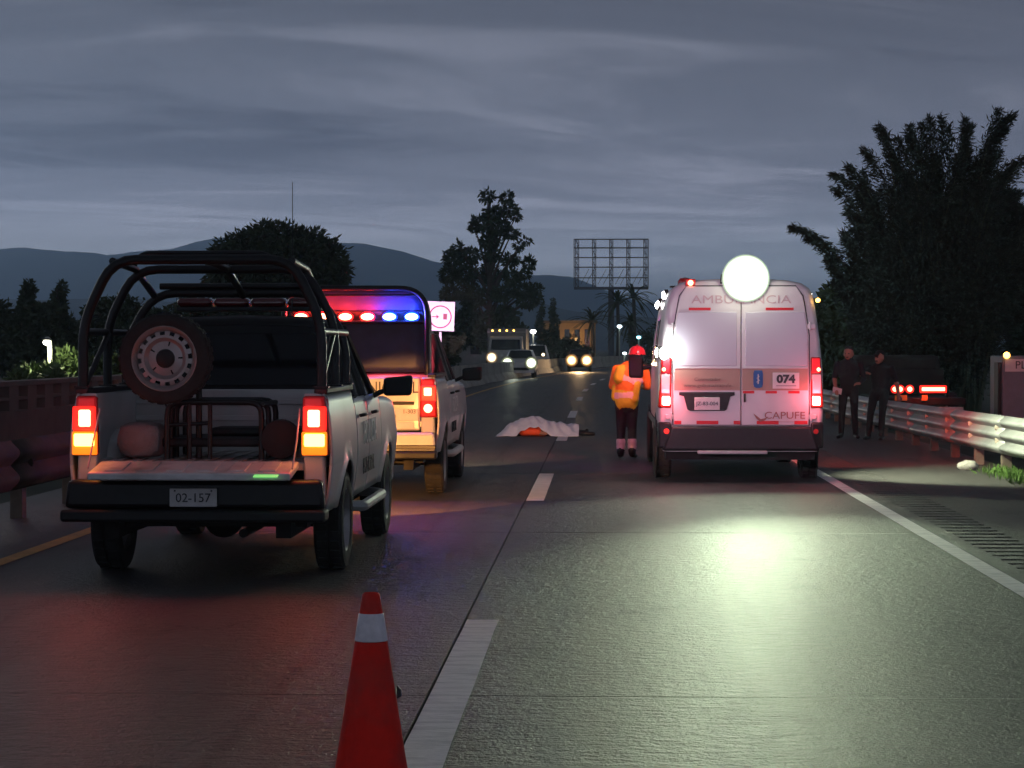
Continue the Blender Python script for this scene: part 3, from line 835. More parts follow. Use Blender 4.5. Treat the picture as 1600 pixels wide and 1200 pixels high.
# light bar on the cab roof: all its lenses are unlit
M_darkred = mat('dark_red_lens', (.09, .006, .008), .2, 0, .1, coat=.4)
s = MB(); s.box(-.55, .55, 2.30, 2.58, 1.83, 1.86); lb = s.build('light_bar_base', M_plastic, p1, bevel=.008)
for x, c in ((-.42, M_darkred), (-.14, M_darkred), (.14, M_darkred), (.42, M_darkred)):
    s = MB(); s.box(x-.13, x+.13, 2.31, 2.57, 1.86, 1.93); s.build('light_bar_lens', c, lb, bevel=.03)
lamp('beacon_or_fill', 'SPOT', (.45, 2.66, 1.90), 1300, (1, .50, .72), lb, aim=(4.25, 11.5, 1.25), size=.12, angle=26, blend=.7)  # spot added to brighten the ambulance rear, no lit beacon behind it
# spare wheel on a post
w = wheel(p1, (-.28, .50, 1.48), True, WS, 'spare_wheel', rot=(0, 0, R(-90)))
s = MB(); s.tube([(-.28, .62, .80), (-.28, .62, 1.62)], .03); s.tube([(-.28, .62, 1.48), (-.28, .52, 1.48)], .03); s.tube([(-.08, .62, .80), (-.08, .62, 1.60)], .022); s.build('spare_wheel_post', M_black, p1, smooth=60)
# bench frames in the bed
for y in (.48, .80, 1.15):
    s = MB(); x0, x1 = -.27, .37
    s.tube([(x0, y, .80), (x0, y, 1.185), (x1, y, 1.185), (x1, y, .80)], .021, n=8, bend=.09)
    if y < .6:
        for xx in (-.12, .02): s.tube([(xx, y, .80), (xx, y, 1.18)], .016, n=8)
        s.tube([(x0, y, 1.03), (.02, y, 1.045)], .013, n=8)
    s.build('bench_frame', M_black, p1, smooth=60)
s = MB(); s.box(-.34, .56, .55, 1.35, .88, .94); s.box(-.05, .60, .9, 1.30, .94, 1.0); s.build('bench_seat', M_plastic, p1, bevel=.02)
s = MB()
for x in (-.27, .37): s.tube([(x, .48, 1.17), (x, 1.15, 1.17)], .018, n=8)
s.build('bench_rail', M_black, p1, smooth=60)
for sg in (1, -1):
    lamp('headlight_beam', 'SPOT', (sg*.62, 5.12, .78), 720, (1, .40, .09), p1, aim=(sg*.66, 9, -.07), size=.05, angle=46, blend=.12)
    s = MB(); s.lathe([(0, .03), (.09, .02), (.11, -.02), (0, -.03)], c=(sg*.62, 4.99, .80), axis='y', n=20); s.build('headlight', E_warm, p1)
# things lying in the bed
s = MB(); s.lathe([(0, -.07), (.10, -.07), (.128, -.055), (.135, 0), (.128, .055), (.10, .07), (0, .06)], axis='y', n=28)
o = s.build('drum', mat('dull_dark_rubber', (.022, .016, .016), .8, 0, .2), None); o.location = (-2.66 + .50, 14.75 + .50, .80 + .137)
tag(o, 'dark round drum lying in the near pickup bed beside the right tail light', 'drum')
def sack(name, c, sx, sy, sz, m, seed):
    s = MB(); rows = []
    for i in range(15):
        t = math.pi * i / 14; row = []
        for k in range(25):
            a = 2 * math.pi * k / 24
            d = Vector((math.sin(t)*math.cos(a), math.sin(t)*math.sin(a), math.cos(t)))
            q = 1 / max(abs(d.x), abs(d.y), abs(d.z)) ** .55
            w_ = 1 + .14 * noise.noise(d * 2.2 + Vector((seed, 0, 0))) + .05 * noise.noise(d * 7)
            row.append((d.x*q*sx*w_, d.y*q*sy*w_, max(d.z*q*sz*w_, -sz)))
        rows.append(row)
    s.grid(rows); o = s.build(name, m, None, smooth=80); o.location = c; return o
o = sack('sack', (-2.66 - .47, 14.75 + .62, .80 + .125), .16, .17, .12, mat('white_sackcloth', (.22, .19, .185), .85, 0, .1, 12, bump=.4, bscale=60), 3)
tag(o, 'bulging white sack in the near pickup bed beside the left tail light', 'sack')

# ---- the second pickup with the lit light bar
p2 = pickup((-2.55, 23.15, 0), 'police pickup with shut tailgate and lit red-and-blue light bar, farther ahead', False, '1303', False)
c1 = MB(); hoop(c1, .34, 2.17, xb=.745, xt=.60, zk=2.02, r=.03); cg = c1.build('roll_cage', M_black, p2, smooth=60)
c2 = MB(); hoop(c2, 1.05, 2.17, xb=.70, xt=.56, zk=2.02, r=.028); c2.build('cage_hoop', M_black, cg, smooth=60)
c3 = MB(); hoop(c3, 1.72, 2.12, xb=.66, xt=.52, zk=1.98, r=.028); c3.build('cage_hoop', M_black, cg, smooth=60)
for sg in (1, -1):
    s = MB(); s.tube([(sg*.59, .34, 2.15), (sg*.52, 1.72, 2.10)], .022); s.tube([(sg*.745, .34, 1.7), (sg*.66, 1.72, 1.7)], .022); s.build('cage_side_bar', M_chrome if False else M_black, cg, smooth=60)
s = MB(); s.tube([(-.66, .34, 2.10), (.66, .34, 2.10)], .012); s.build('cage_cross_bar', M_black, cg)
M_canvas = mat('dark_blue_cover', (.030, .026, .062), .5, 0, .2, 6, bump=.08, bscale=9)
s = MB(); rows = []
for i in range(13):
    z = 1.30 + .86 * i / 12; xw = .71 if z < 2.02 else .71 - (z - 2.02) * .8
    rows.append([(xw * (-1 + 2*k/12), .52 + .012*noise.noise((k*.7, i*.6, 2)), z) for k in range(13)])
s.grid(rows); s.build('cage_rear_cover', M_canvas, cg, smooth=80, solid=.01)
s = MB(); s.box(-.70, .70, .36, .46, 1.815, 1.835); lb = s.build('light_bar', M_plastic, p2, bevel=.006)
s = MB(); s.box(-.70, .70, .47, .50, 1.80, 1.94); s.build('light_bar_back', M_plastic, lb, bevel=.01)
for x in (-.577, -.345, -.114, .115, .345, .577):
    blue = x > .25
    if not blue and x < -.2: pass
    s = MB(); s.ell((x, .43, 1.874), .080, .04, .058, 16, 10); ro = s.build('beacon_lens', E_bluebr if blue else E_redbr, lb)
    s = MB(); s.ell((x, .395, 1.876), .066, .03, .034, 16, 10); s.build('beacon_lamp', E_bluebe if blue else E_redbe, ro)
    col = (.03, .08, 1.0) if blue else (1.0, .03, .02)
    lamp('beacon_or_fill', 'POINT', (x, .375, 1.90), 42 if blue else 28, col, ro, size=.04)
lamp('beacon_or_fill', 'SPOT', (.40, .60, 2.02), 150000, (1.0, .55, .9), lb, aim=(-2.42 , 46.85, 2.53), size=.1, angle=2.6, blend=.5)  # added narrow spot that brightens the sign in place of retroreflection
lamp('beacon_or_fill', 'SPOT', (.1, .66, 2.10), 1000, (1, .08, .12), lb, aim=(1.9, 17, 0), size=.1, angle=75, blend=.8)
for sg in (1, -1):
    lamp('headlight_beam', 'SPOT', (sg*.62, 5.12, .78), 700, (1, .72, .45), p2, aim=(sg*.62, 25, -.2), size=.08, angle=60, blend=.8)
    s = MB(); s.lathe([(0, .03), (.09, .02), (.11, -.02), (0, -.03)], c=(sg*.62, 4.99, .80), axis='y', n=20); s.build('headlight', E_warm, p2)

# ------------------------------------------------------------------ ambulance van
VX = [(0.36, .89), (.50, .93), (.75, .950), (1.0, .955), (1.32, .945), (1.7, .905), (2.0, .862), (2.16, .83), (2.24, .79), (2.30, .70), (2.335, .52), (2.35, .25), (2.355, 0)]
V = tag(empty('ambulance', (1.60, 26.2, 0)), 'white high-roof ambulance van with a glaring floodlight on its rear roof edge', 'ambulance')
vw = mat('ambulance_white', (0.66, 0.65, 0.65), 0.42, 0, 0.05, 2.5, coat=.3, dirt=.30)
def vsec(y, top, inset, zmin=.36):
    out_ = []
    prof_ = VX
    for z, x in prof_:
        zz = zmin + (z - .36) * (top - zmin) / (2.355 - .36)
        out_.append((max(x - inset, 0) if x > 0 else 0, y, zz))
    L_ = [(-a, b_, c) for a, b_, c in out_]
    return L_[:-1] + out_[::-1]
body = MB()
secs = [(.0, 2.31, .06), (.02, 2.335, .03), (.06, 2.35, .008), (.14, 2.355, 0), (1.2, 2.355, 0), (2.4, 2.355, 0), (3.6, 2.355, 0), (4.0, 2.34, .005), (4.25, 2.28, .015), (4.5, 2.05, .03), (4.75, 1.75, .05), (5.0, 1.42, .06), (5.3, 1.18, .07), (5.6, 1.04, .10), (5.75, .80, .18)]
rows = [vsec(*q) for q in secs]
body.grid(rows)
n_ = len(rows[0]); body.f.append(list(range(n_))[::-1]); body.mi.append(0); body.f.append([(len(rows)-1)*n_ + i for i in range(n_)]); body.mi.append(0)
vb = body.build('body', vw, V, smooth=40)
s = MB(); s.box(-.86, .86, .15, 5.5, .26, .38); s.build('underbody', M_under, V)
def vx(z): return interp(z, VX)
def rear_panel(name, xa, xb, za, zb, y, material, parent, thick=.012, bevel=.006, n=8):
    # a panel on the rear face; xa/xb may be callables of z
    m = MB(); rows = []
    for i in range(n + 1):
        z = za + (zb - za) * i / n
        a = xa(z) if callable(xa) else xa; b_ = xb(z) if callable(xb) else xb
        rows.append([(a + (b_ - a) * k / 4, y, z) for k in range(5)])
    back = [[(p[0], y + thick, p[2]) for p in r] for r in rows]
    m.grid(rows); m.grid(back)
    w_ = 5
    ring = [rows[0][k] for k in range(w_)] + [rows[i][4] for i in range(1, n+1)] + [rows[n][k] for k in range(3, -1, -1)] + [rows[i][0] for i in range(n-1, 0, -1)]
    rb = [(p[0], y + thick, p[2]) for p in ring]
    for i in range(len(ring)):
        j = (i + 1) % len(ring); m.add([ring[i], ring[j], rb[j], rb[i]], [(0, 1, 2, 3)])
    return m.build(name, material, parent, smooth=30, bevel=bevel)
edge = lambda z: min(vx(z) - .13, .775 - max(0, z - 2.0) * .25)
rear_panel('door_seal', lambda z: -edge(z) - .012, lambda z: edge(z) + .012, .66, 2.272, -.006, M_plastic, V, .012, 0, 14)
dL = rear_panel('rear_door', lambda z: -edge(z), -.005, .665, 2.26, -.022, vw, V, .03, .008, 14)
dR = rear_panel('rear_door', .005, edge, .665, 2.26, -.022, vw, V, .03, .008, 14)
M_pane = mat('frosted_window_film', (.52, .50, .56), .22, 0, .03, 2, coat=.5)
rear_panel('window', lambda z: -edge(z) + .015, -.05, 1.345, 1.965, -.030, M_pane, dL, .012, .012)
rear_panel('window', .05, lambda z: edge(z) - .015, 1.345, 1.965, -.030, M_pane, dR, .012, .012)
M_gold = mat('tan_stripe', (.38, .25, .19), .45, 0, .06, 4, coat=.2)
for d_, a, b_ in ((dL, lambda z: -edge(z) + .01, -.012), (dR, .012, lambda z: edge(z) - .01)):
    rear_panel('tan_stripe', a, b_, 1.065, 1.315, -.026, M_gold, d_, .006, .002)
    rear_panel('moulding', a, b_, 1.318, 1.336, -.034, vw, d_, .014, .004)
text('roof_lettering', 'AMBULANCIA', .135, (0, -.0255, 2.105), '-y', mat('pale_red_ink', (.50, .36, .38), .5), V, .004, sx=1.35)
text('door_lettering', 'Conmutador', .058, (-.385, -.030, 1.19), '-y', mat('brown_ink', (.20, .10, .08), .5), dL, .003)
text('door_lettering', 'www.gob.mx/capufe', .058, (-.385, -.030, 1.12), '-y', MATS['brown_ink'], dL, .003, sx=1.15)
s = MB(); s.box(.36, .665, -.036, -.027, 1.085, 1.27); pn = s.build('number_panel', M_plate, dR, bevel=.004)
text('unit_number', '074', .125, (.512, -.039, 1.192), '-y', M_ink, pn, .004, sx=1.12, bold=.006)
s = MB(); s.box(.40, .63, -.038, -.036, 1.115, 1.121); s.build('number_rule', M_ink, pn)
# blue emblem
poly = [(-.055, .03), (-.045, 0), (-.02, -.012), (.02, -.012), (.045, 0), (.055, .03), (.055, .15), (.045, .19), (-.045, .19), (-.055, .15)]
s = MB(); s.prism([(a + .195, b_ + 1.105) for a, b_ in poly], 'y', -.034, -.026); em = s.build('emblem', mat('emblem_blue', (.02, .10, .30), .4, 0, .1), dR, bevel=.003)
s = MB(); s.prism([(.188, 1.14), (.202, 1.14), (.200, 1.25), (.190, 1.25)], 'y', -.037, -.034); s.tube([(.175, -.036, 1.16), (.215, -.036, 1.18), (.178, -.036, 1.205), (.21, -.036, 1.225)], .004, n=5); s.build('emblem_staff', M_plate, em)
# logo and name
lg = mat('logo_brown', (.30, .12, .10), .5)
text('door_lettering', 'CAPUFE', .115, (.50, -.0265, .775), '-y', lg, dR, .004, sx=1.15)
s = MB(); s.prism([(.14, .80), (.19, .765), (.225, .735), (.27, .745), (.31, .765), (.275, .72), (.22, .705), (.18, .735)], 'y', -.027, -.0225); s.build('logo_bird', lg, dR)
s = MB(); s.box(.345, .66, -.0265, -.0225, .702, .706); s.build('logo_rule', lg, dR)
# red and white tape
for x0, x1 in ((.02, .15), (.28, .41), (.54, .67)):
    s = MB(); s.box(x0, x1, -.0265, -.0225, 1.030, 1.060); s.build('red_tape', M_redtape, dR)
for x0, x1, d_ in ((-.765, -.685, dL), (-.51, -.26, dL), (-.085, -.01, dL), (.18, .43, dR), (.61, .76, dR)):
    s = MB(); s.box(x0, x1, -.0265, -.0225, .675, .715); s.build('red_tape', M_redtape, d_)
for x0, x1 in ((-.60, -.35), (.28, .60)):
    s = MB(); s.box(x0, x1, -.0265, -.0225, 1.985, 2.015); s.build('red_tape', M_redtape, V)
# plate recess
s = MB(); s.prism([(-.71, 1.045), (-.71, 1.01), (-.655, .995), (-.615, .845), (-.585, .83), (-.19, .83), (-.165, .845), (-.125, .995), (-.075, 1.01), (-.075, 1.045)], 'y', -.045, -.018); pr_ = s.build('plate_recess', M_plastic, dL, bevel=.006)
s = MB(); s.box(-.535, -.245, -.058, -.044, .84, .985); po = s.build('licence_plate', M_plate, pr_, bevel=.004)
text('plate_number', 'JZ-83-004', .062, (-.39, -.060, .912), '-y', M_ink, V, .003)
# handle, hinges
s = MB(); s.box(.03, .05, -.05, -.02, .93, 1.03); s.build('door_handle', M_plastic, dR, bevel=.006)
for z in (1.80, .76):
    for sg in (-1, 1):
        s = MB(); x = sg * (edge(z) + .045); s.box(x-.045, x+.045, -.03, -.002, z-.028, z+.028); s.cyl((x - sg*.02, -.035, z-.05), (x - sg*.02, -.035, z+.05), .012, n=10); s.build('hinge', vw, V, bevel=.008)
# rear bumper
s = MB(); s.hexa([(-.90, -.06, .37), (.90, -.06, .37), (.92, .12, .37), (-.92, .12, .37)], [(-.80, -.05, .655), (.80, -.05, .655), (.80, .12, .655), (-.80, .12, .655)])
bo = s.build('rear_bumper', M_plastic, V, bevel=.03)
for sg in (-1, 1):
    s = MB(); s.hexa([(sg*.80, -.055, .40), (sg*.945, .0, .40), (sg*.955, .16, .40), (sg*.80, .16, .40)], [(sg*.80, -.055, .70), (sg*.945, .0, .70), (sg*.955, .16, .70), (sg*.80, .16, .70)]); s.build('bumper_corner', M_plastic, bo, bevel=.025)
    s = MB(); s.cyl((sg*.855, -.055, .595), (sg*.855, -.035, .595), .03, n=16); s.build('reflector', E_tailredrim if sg < 0 else M_redlens, bo)  # left reflector given its own glow in place of reflected light
s = MB(); s.box(-.5, .3, -.10, -.02, .335, .375); s.build('tow_step', M_steel, bo, bevel=.01)
# tail lights
for sg in (-1, 1):
    h = MB(); h.hexa([(sg*.800, -.03, .86), (sg*.945, .0, .86), (sg*.96, .10, .86), (sg*.80, .10, .86)], [(sg*.795, -.03, 1.45), (sg*.905, .0, 1.45), (sg*.935, .10, 1.45), (sg*.795, .10, 1.45)])
    tl = h.build('tail_light', M_redlens, V, bevel=.02)
    xs = lambda a, c: sorted((sg*a, sg*c))
    a, c = xs(.808, .922); s = MB(); s.box(a, c, -.042, -.02, .88, 1.02); s.build('brake_lens', E_tailredrim, tl, bevel=.012)
    a, c = xs(.815, .905); s = MB(); s.box(a, c, -.055, -.03, .895, .995); s.build('brake_lamp', emit('van_brake_glow', (1, .5, .42), 16), tl, bevel=.02)
    a, c = xs(.815, .915); s = MB(); s.box(a, c, -.037, -.02, 1.03, 1.25); s.build('reverse_lens', M_clearlens, tl, bevel=.015)
    a, c = xs(.812, .902); s = MB(); s.box(a, c, -.040, -.02, 1.265, 1.435); s.build('upper_lens', emit('dim_red_lens', (1, .01, .02), .45), tl, bevel=.015)
    s = MB(); s.ell((sg*.885, -.04, 1.305), .022, .015, .022); s.build('marker_lamp', E_tailred, tl)
    lamp('tail_light_glow', 'POINT', (sg*.86, -.20, 1.0), 9, (1, .12, .16), tl, size=.08)
# small roof and side lamps
for nm, loc_, rr, m in (('roof_marker_lamp', (-.58, -.03, 2.30), .032, E_tailred), ('amber_marker_lamp', (.88, .0, 2.10), .026, E_amber)):
    s = MB(); s.lathe([(0, -.02), (rr*.7, -.018), (rr, 0), (rr, .03), (0, .03)], c=loc_, axis='y', n=16); s.build(nm, m, V)
s = MB(); s.box(-.64, -.52, -.005, .03, 2.255, 2.345); s.build('lamp_mount', M_redlens, V, bevel=.01)
# white side flashers on the left flank
for i, (y, z, r_, e) in enumerate(((.10, 1.50, .055, 60), (1.4, 2.19, .05, 12), (3.2, 2.12, .045, 8), (3.7, 2.11, .045, 8))):
    x = -vx(z)
    s = MB(); s.box(x - .03, x + .02, y - .09, y + .09, z - .07, z + .07); fo = s.build('side_flasher', M_plastic, V, bevel=.01)
    s = MB(); s.ell((x - .03, y - .02, z), .03, .085 if i else .06, r_); s.build('flasher_lamp', E_white, fo)
    if i == 0:
        s = MB(); s.ell((x + .045, -.045, z - .01), .055, .03, .075); s.build('corner_lamp', E_white, fo)
        lamp('corner_glow', 'POINT', (x + .06, -.12, z), 14, (.9, 1, .95), fo, size=.05)
# red beacons at the front of the roof: they redden the road ahead
s = MB(); s.box(-.70, .70, 3.75, 4.0, 2.35, 2.37); rb_ = s.build('roof_beacon_base', M_plastic, V)
for x in (-.5, .5):
    s = MB(); s.lathe([(.10, 0), (.10, .06), (.07, .10), (0, .115)], c=(x, 3.88, 2.37), axis='z', n=20); q = s.build('roof_beacon', M_redlens, rb_)
lamp('beacon_or_fill', 'SPOT', (-.5, 3.9, 2.62), 450, (1, .16, .17), V, aim=(-4.5, 14, 0.0), size=.1, angle=120, blend=.8)
lamp('beacon_or_fill', 'SPOT', (-1.02, 2.4, 2.0), 40, (1, .1, .9), V, aim=(-.99, 3.2, 1.0), size=.08, angle=100, blend=.9)
lamp('beacon_or_fill', 'SPOT', (1.02, 2.6, 1.9), 420, (1, .10, .07), V, aim=(3.4, 10, .5), size=.1, angle=120, blend=.8)
# floodlight on the rear roof edge
s = MB(); s.box(-.06, .06, -.06, .10, 2.31, 2.34); s.tube([(-.22, -.02, 2.40), (-.24, -.02, 2.30), (0, -.02, 2.285), (.24, -.02, 2.30), (.22, -.02, 2.40)], .012, n=6); fl = s.build('floodlight_bracket', M_plastic, V)
s = MB(); s.lathe([(0, .16), (.12, .15), (.20, .09), (.25, .03), (.25, .0), (0, .0)], c=(.05, -.03, 2.35), axis='y', n=36); fo = s.build('floodlight', M_plastic, V)
lens_disc('floodlight_lens_glare', fo, (.05, -.05, 2.35), .275, emit_glare('flood_glow', (1.0, 1.0, .90), (.72, .90, .66), 45, 1.6, .5))  # oversized lens, the lamp's glare put into its fading emission
lamp('floodlight_beam', 'SPOT', (.05, -.26, 2.35), 1900, (.82, 1.0, .66), fo, aim=(.9, -13.0, .9), size=.14, angle=44, blend=1.0)
lamp('floodlight_wash', 'SPOT', (.05, -.26, 2.35), 330, (.84, 1.0, .70), fo, aim=(.8, -7.0, 0), size=.14, angle=84, blend=.5)
lamp('floodlight_spill', 'POINT', (.05, -.30, 2.30), 8, (.95, 1.0, .75), fo, size=.1)
# scene light on the right flank, lighting the shoulder and the rail
s = MB(); s.box(.83, .90, 1.0, 1.25, 2.10, 2.22); sl = s.build('scene_light', M_plastic, V, bevel=.01)
s = MB(); s.box(.90, .905, 1.02, 1.23, 2.12, 2.20); s.build('scene_light_lens', E_white, sl)
lamp('scene_light_beam', 'SPOT', (.96, 1.1, 2.14), 1000, (.90, 1, .70), sl, aim=(3.3, 1.6, .0), size=.08, angle=88, blend=.5)
# wheels
for sg in (1, -1):
    for ay in (1.2, 5.0):
        wheel(V, (sg*.872, ay, .345), sg > 0)
        s = MB(); s.lathe([(.38, 0), (.43, 0), (.43, .012), (.38, .012)], c=(sg*(.945) - (0 if sg > 0 else .012) , ay, .345), axis='x', n=32, closed=True); s.build('wheel_arch', M_plastic, V)
        s = MB(); s.lathe([(0, 0), (.385, 0), (.385, .004), (0, .004)], c=(sg*.951 - (0 if sg > 0 else .004), ay, .345), axis='x', n=32); s.build('wheel_opening_shade', M_under, V)  # flat dark disc painted in for the shade of the wheel recess
        # tyre face just proud of that dark disc
    s = MB(); s.box(sg*.955 - .012, sg*.955 + .012, .6, 4.5, .62, .70) ; s.build('side_moulding', M_plastic, V, bevel=.006)
    s = MB(); s.hexa([(sg*1.04, 4.35, 1.15), (sg*1.24, 4.37, 1.15), (sg*1.22, 4.47, 1.15), (sg*1.04, 4.46, 1.15)], [(sg*1.04, 4.35, 1.46), (sg*1.25, 4.37, 1.46), (sg*1.23, 4.47, 1.46), (sg*1.04, 4.46, 1.46)]); mo = s.build('mirror', M_plastic, V, bevel=.03)
    s = MB(); s.tube([(sg*.90, 4.4, 1.3), (sg*1.10, 4.42, 1.28)], .03); s.build('mirror_arm', M_plastic, mo)
    s = MB(); rows = [[(sg*(vx(z) + .004), y, z) for y in (1.6, 2.2, 2.8)] for z in (1.40, 1.6, 1.8, 1.9)]; s.grid(rows); s.build('side_window', M_glass, V, smooth=60, solid=.003)
    s = MB(); rows = [[(sg*(vx(z) + .004 - (.02 if y > 4.2 else 0)), y, z) for y in (3.5, 3.9, 4.3)] for z in (1.40, 1.55, 1.7, 1.85)]; s.grid(rows); s.build('cab_window', M_glass, V, smooth=60, solid=.003)
# ================================================================== PEOPLE
def person(name, loc, rz, bones, label, vox=0.0125, extra=None, mats=None, keep=None):
    """bones: (tag, a, b, ra, rb, flat) tapered rounded limbs, fused into one continuous skin."""
    m = MB()
    for tg, a, b_, ra, rb_, fl in bones:
        a = Vector(a); b_ = Vector(b_); d = b_ - a; n = 14
        ax = d.normalized() if d.length > 1e-5 else Vector((0, 0, 1))
        u = Vector((1, 0, 0)) - ax * ax.x
        if u.length < .2: u = Vector((0, 1, 0)) - ax * ax.y
        u.normalize(); w_ = ax.cross(u)
        rings = []
        for k in range(5): t = math.pi/2 * (1 - k/4); rings.append((a - ax * ra * math.sin(t) * .9, ra * math.cos(t)))
        for k in range(5): t = math.pi/2 * k/4; rings.append((b_ + ax * rb_ * math.sin(t) * .9, rb_ * math.cos(t)))
        vs = []
        for c, r in rings:
            r = max(r, 1e-4)
            for k in range(n):
                t = 2*math.pi*k/n; vs.append(c + u*math.cos(t)*r*fl[0] + w_*math.sin(t)*r*fl[1])
        fs = [(i*n+k, i*n+(k+1)%n, (i+1)*n+(k+1)%n, (i+1)*n+k) for i in range(len(rings)-1) for k in range(n)]
        fs += [tuple(range(n))[::-1], tuple(range((len(rings)-1)*n, len(rings)*n))]
        m.add(vs, fs)
    me = m.mesh(name, [], 0, True)
    o = bpy.data.objects.new(name + '_tmp', me); COL.objects.link(o)
    r = o.modifiers.new('r', 'REMESH'); r.mode = 'VOXEL'; r.voxel_size = vox
    sm = o.modifiers.new('s', 'SMOOTH'); sm.factor = .5; sm.iterations = 3
    dg = bpy.context.evaluated_depsgraph_get(); dg.update()
    out_ = bpy.data.meshes.new_from_object(o.evaluated_get(dg))
    bpy.data.objects.remove(o); bpy.data.meshes.remove(me)
    tags = sorted({b_[0] for b_ in bones}); out_.materials.clear()
    for t in tags: out_.materials.append(mats[t])
    n = len(out_.polygons); cen = np.zeros(n*3); out_.polygons.foreach_get('center', cen); cen = cen.reshape(-1, 3)
    best = np.full(n, 1e9); idx = np.zeros(n, int)
    for tg, a, b_, ra, rb_, fl in bones:
        a = np.array(a, float); b_ = np.array(b_, float); d = b_ - a; L2 = max(d @ d, 1e-9)
        t = np.clip((cen - a) @ d / L2, 0, 1); q = cen - (a + t[:, None] * d)
        dist = np.linalg.norm(q, axis=1) / (ra + (rb_ - ra) * t) / max(fl[0], fl[1]) ** .5
        k = dist < best; best[k] = dist[k]; idx[k] = tags.index(tg)
    out_.polygons.foreach_set('material_index', idx.tolist())
    out_.polygons.foreach_set('use_smooth', [True]*n)
    out_.name = name
    T = empty('person', loc, rz); tag(T, label, 'person')
    bo = bpy.data.objects.new('body', out_); COL.objects.link(bo); bo.parent = T
    return T
R1 = (1, 1)
def arm(tgs, sh, el, wr, fin, th=1.0, side=1):
    """upper sleeve, forearm, hand with five fingers; fin = direction the fingers point"""
    sh, el, wr = Vector(sh), Vector(el), Vector(wr); fd = Vector(fin).normalized()
    B = [(tgs[0], sh, el, .055*th, .043*th, R1), (tgs[1], el, wr, .042*th, .028*th, R1)]
    palm = wr + fd * .075
    B.append((tgs[2], wr + fd*.02, palm, .030, .034, (1.15, .75)))
    sp_ = fd.cross(Vector((0, 0, 1)))
    sp_ = sp_.normalized() if sp_.length > .2 else Vector((0, 1, 0))
    cur = fd.cross(sp_)
    for k, ln in enumerate((.062, .074, .070, .056)):
        b0 = palm + sp_ * (-.027 + .018*k) + fd*.015; b1 = b0 + fd*ln*.55 + cur*.008; b2 = b1 + fd*ln*.35 + cur*.028
        B += [(tgs[2], b0, b1, .0095, .009, R1), (tgs[2], b1, b2, .009, .008, R1)]
    t0 = wr + fd*.03 + sp_*(-.03)*side; t1 = t0 + fd*.035 - sp_*.025*side; t2 = t1 + fd*.03 + cur*.012
    B += [(tgs[2], t0, t1, .012, .011, R1), (tgs[2], t1, t2, .011, .009, R1)]
    return B
def leg(tgs, hip, knee, ank, toe, th=1.0):
    return [(tgs[0], hip, knee, .088*th, .062*th, R1), (tgs[0], knee, ank, .062*th, .05*th, R1), (tgs[1], Vector(ank) + Vector((0, 0, .05)), ank, .055, .05, R1),
            (tgs[1], Vector(ank) + Vector((0, 0, -.03)), toe, .048, .04, (1.0, .8))]
def head(c, look, tgs=('skin', 'hair', 'eye'), cap=False):
    c = Vector(c); f = Vector(look).normalized(); s_ = f.cross(Vector((0, 0, 1))).normalized(); u = s_.cross(f)
    B = [(tgs[0], c - u*.035 + f*.015, c + u*.03, .074, .085, (.92, 1.05)), (tgs[0], c - u*.075 + f*.035, c - u*.06 + f*.03, .045, .05, R1),
         (tgs[0], c + f*.088 - u*.005, c + f*.104 - u*.03, .012, .017, R1),
         (tgs[0], c + s_*.082 - u*.01, c + s_*.084 - u*.035, .016, .014, R1), (tgs[0], c - s_*.082 - u*.01, c - s_*.084 - u*.035, .016, .014, R1),
         (tgs[2], c + f*.082 + s_*.032 + u*.004, c + f*.084 + s_*.03 + u*.004, .012, .012, R1), (tgs[2], c + f*.082 - s_*.032 + u*.004, c + f*.084 - s_*.03 + u*.004, .012, .012, R1),
         (tgs[2], c + f*.086 - u*.062 - s_*.018, c + f*.086 - u*.062 + s_*.018, .008, .008, R1)]
    B += [(tgs[1], c + u*.045 - f*.02, c + u*.05 - f*.012, .084, .084, (.98, 1.05)), (tgs[1], c - f*.03 - u*.02, c - f*.03 + u*.04, .074, .084, R1)]
    if cap: B += [(tgs[1], c + u*.055 + f*.06, c + u*.045 + f*.125, .05, .035, (1.2, .35))]
    return B
M_skin = mat('skin', (.36, .19, .13), .55, 0, .08, 30)
M_hair = mat('black_hair', (.012, .010, .009), .7, 0, .2, 60)
M_navy = mat('navy_uniform', (.010, .012, .018), .85, 0, .25, 30, bump=.2, bscale=40)
M_trouser = mat('dark_trousers', (.008, .009, .013), .85, 0, .25, 30, bump=.2, bscale=40)
M_boot = mat('black_boot', (.008, .008, .008), .4, 0, .2)
M_orange = mat('hi_vis_orange', (.72, .30, .02), .6, 0, .12, 14, bump=.3, bscale=25)
M_lime = mat('hi_vis_lime', (.62, .70, .03), .6, 0, .12, 14, bump=.3, bscale=25)
M_silver = mat('silver_reflective_band', (.72, .72, .66), .35, .1, .06, 40)
M_red = mat('helmet_red', (.45, .03, .05), .3, 0, .05, coat=.6)
PM = {'skin': M_skin, 'hair': M_hair, 'eye': M_ink, 'top': M_navy, 'leg': M_trouser, 'boot': M_boot, 'orange': M_orange, 'lime': M_lime, 'band': M_silver, 'red': M_red,
      'rescue': mat('rescue_orange', (.85, .10, .02), .7, 0, .1, 12), 'khaki': mat('khaki_cloth', (.30, .22, .13), .8, 0, .15, 20)}
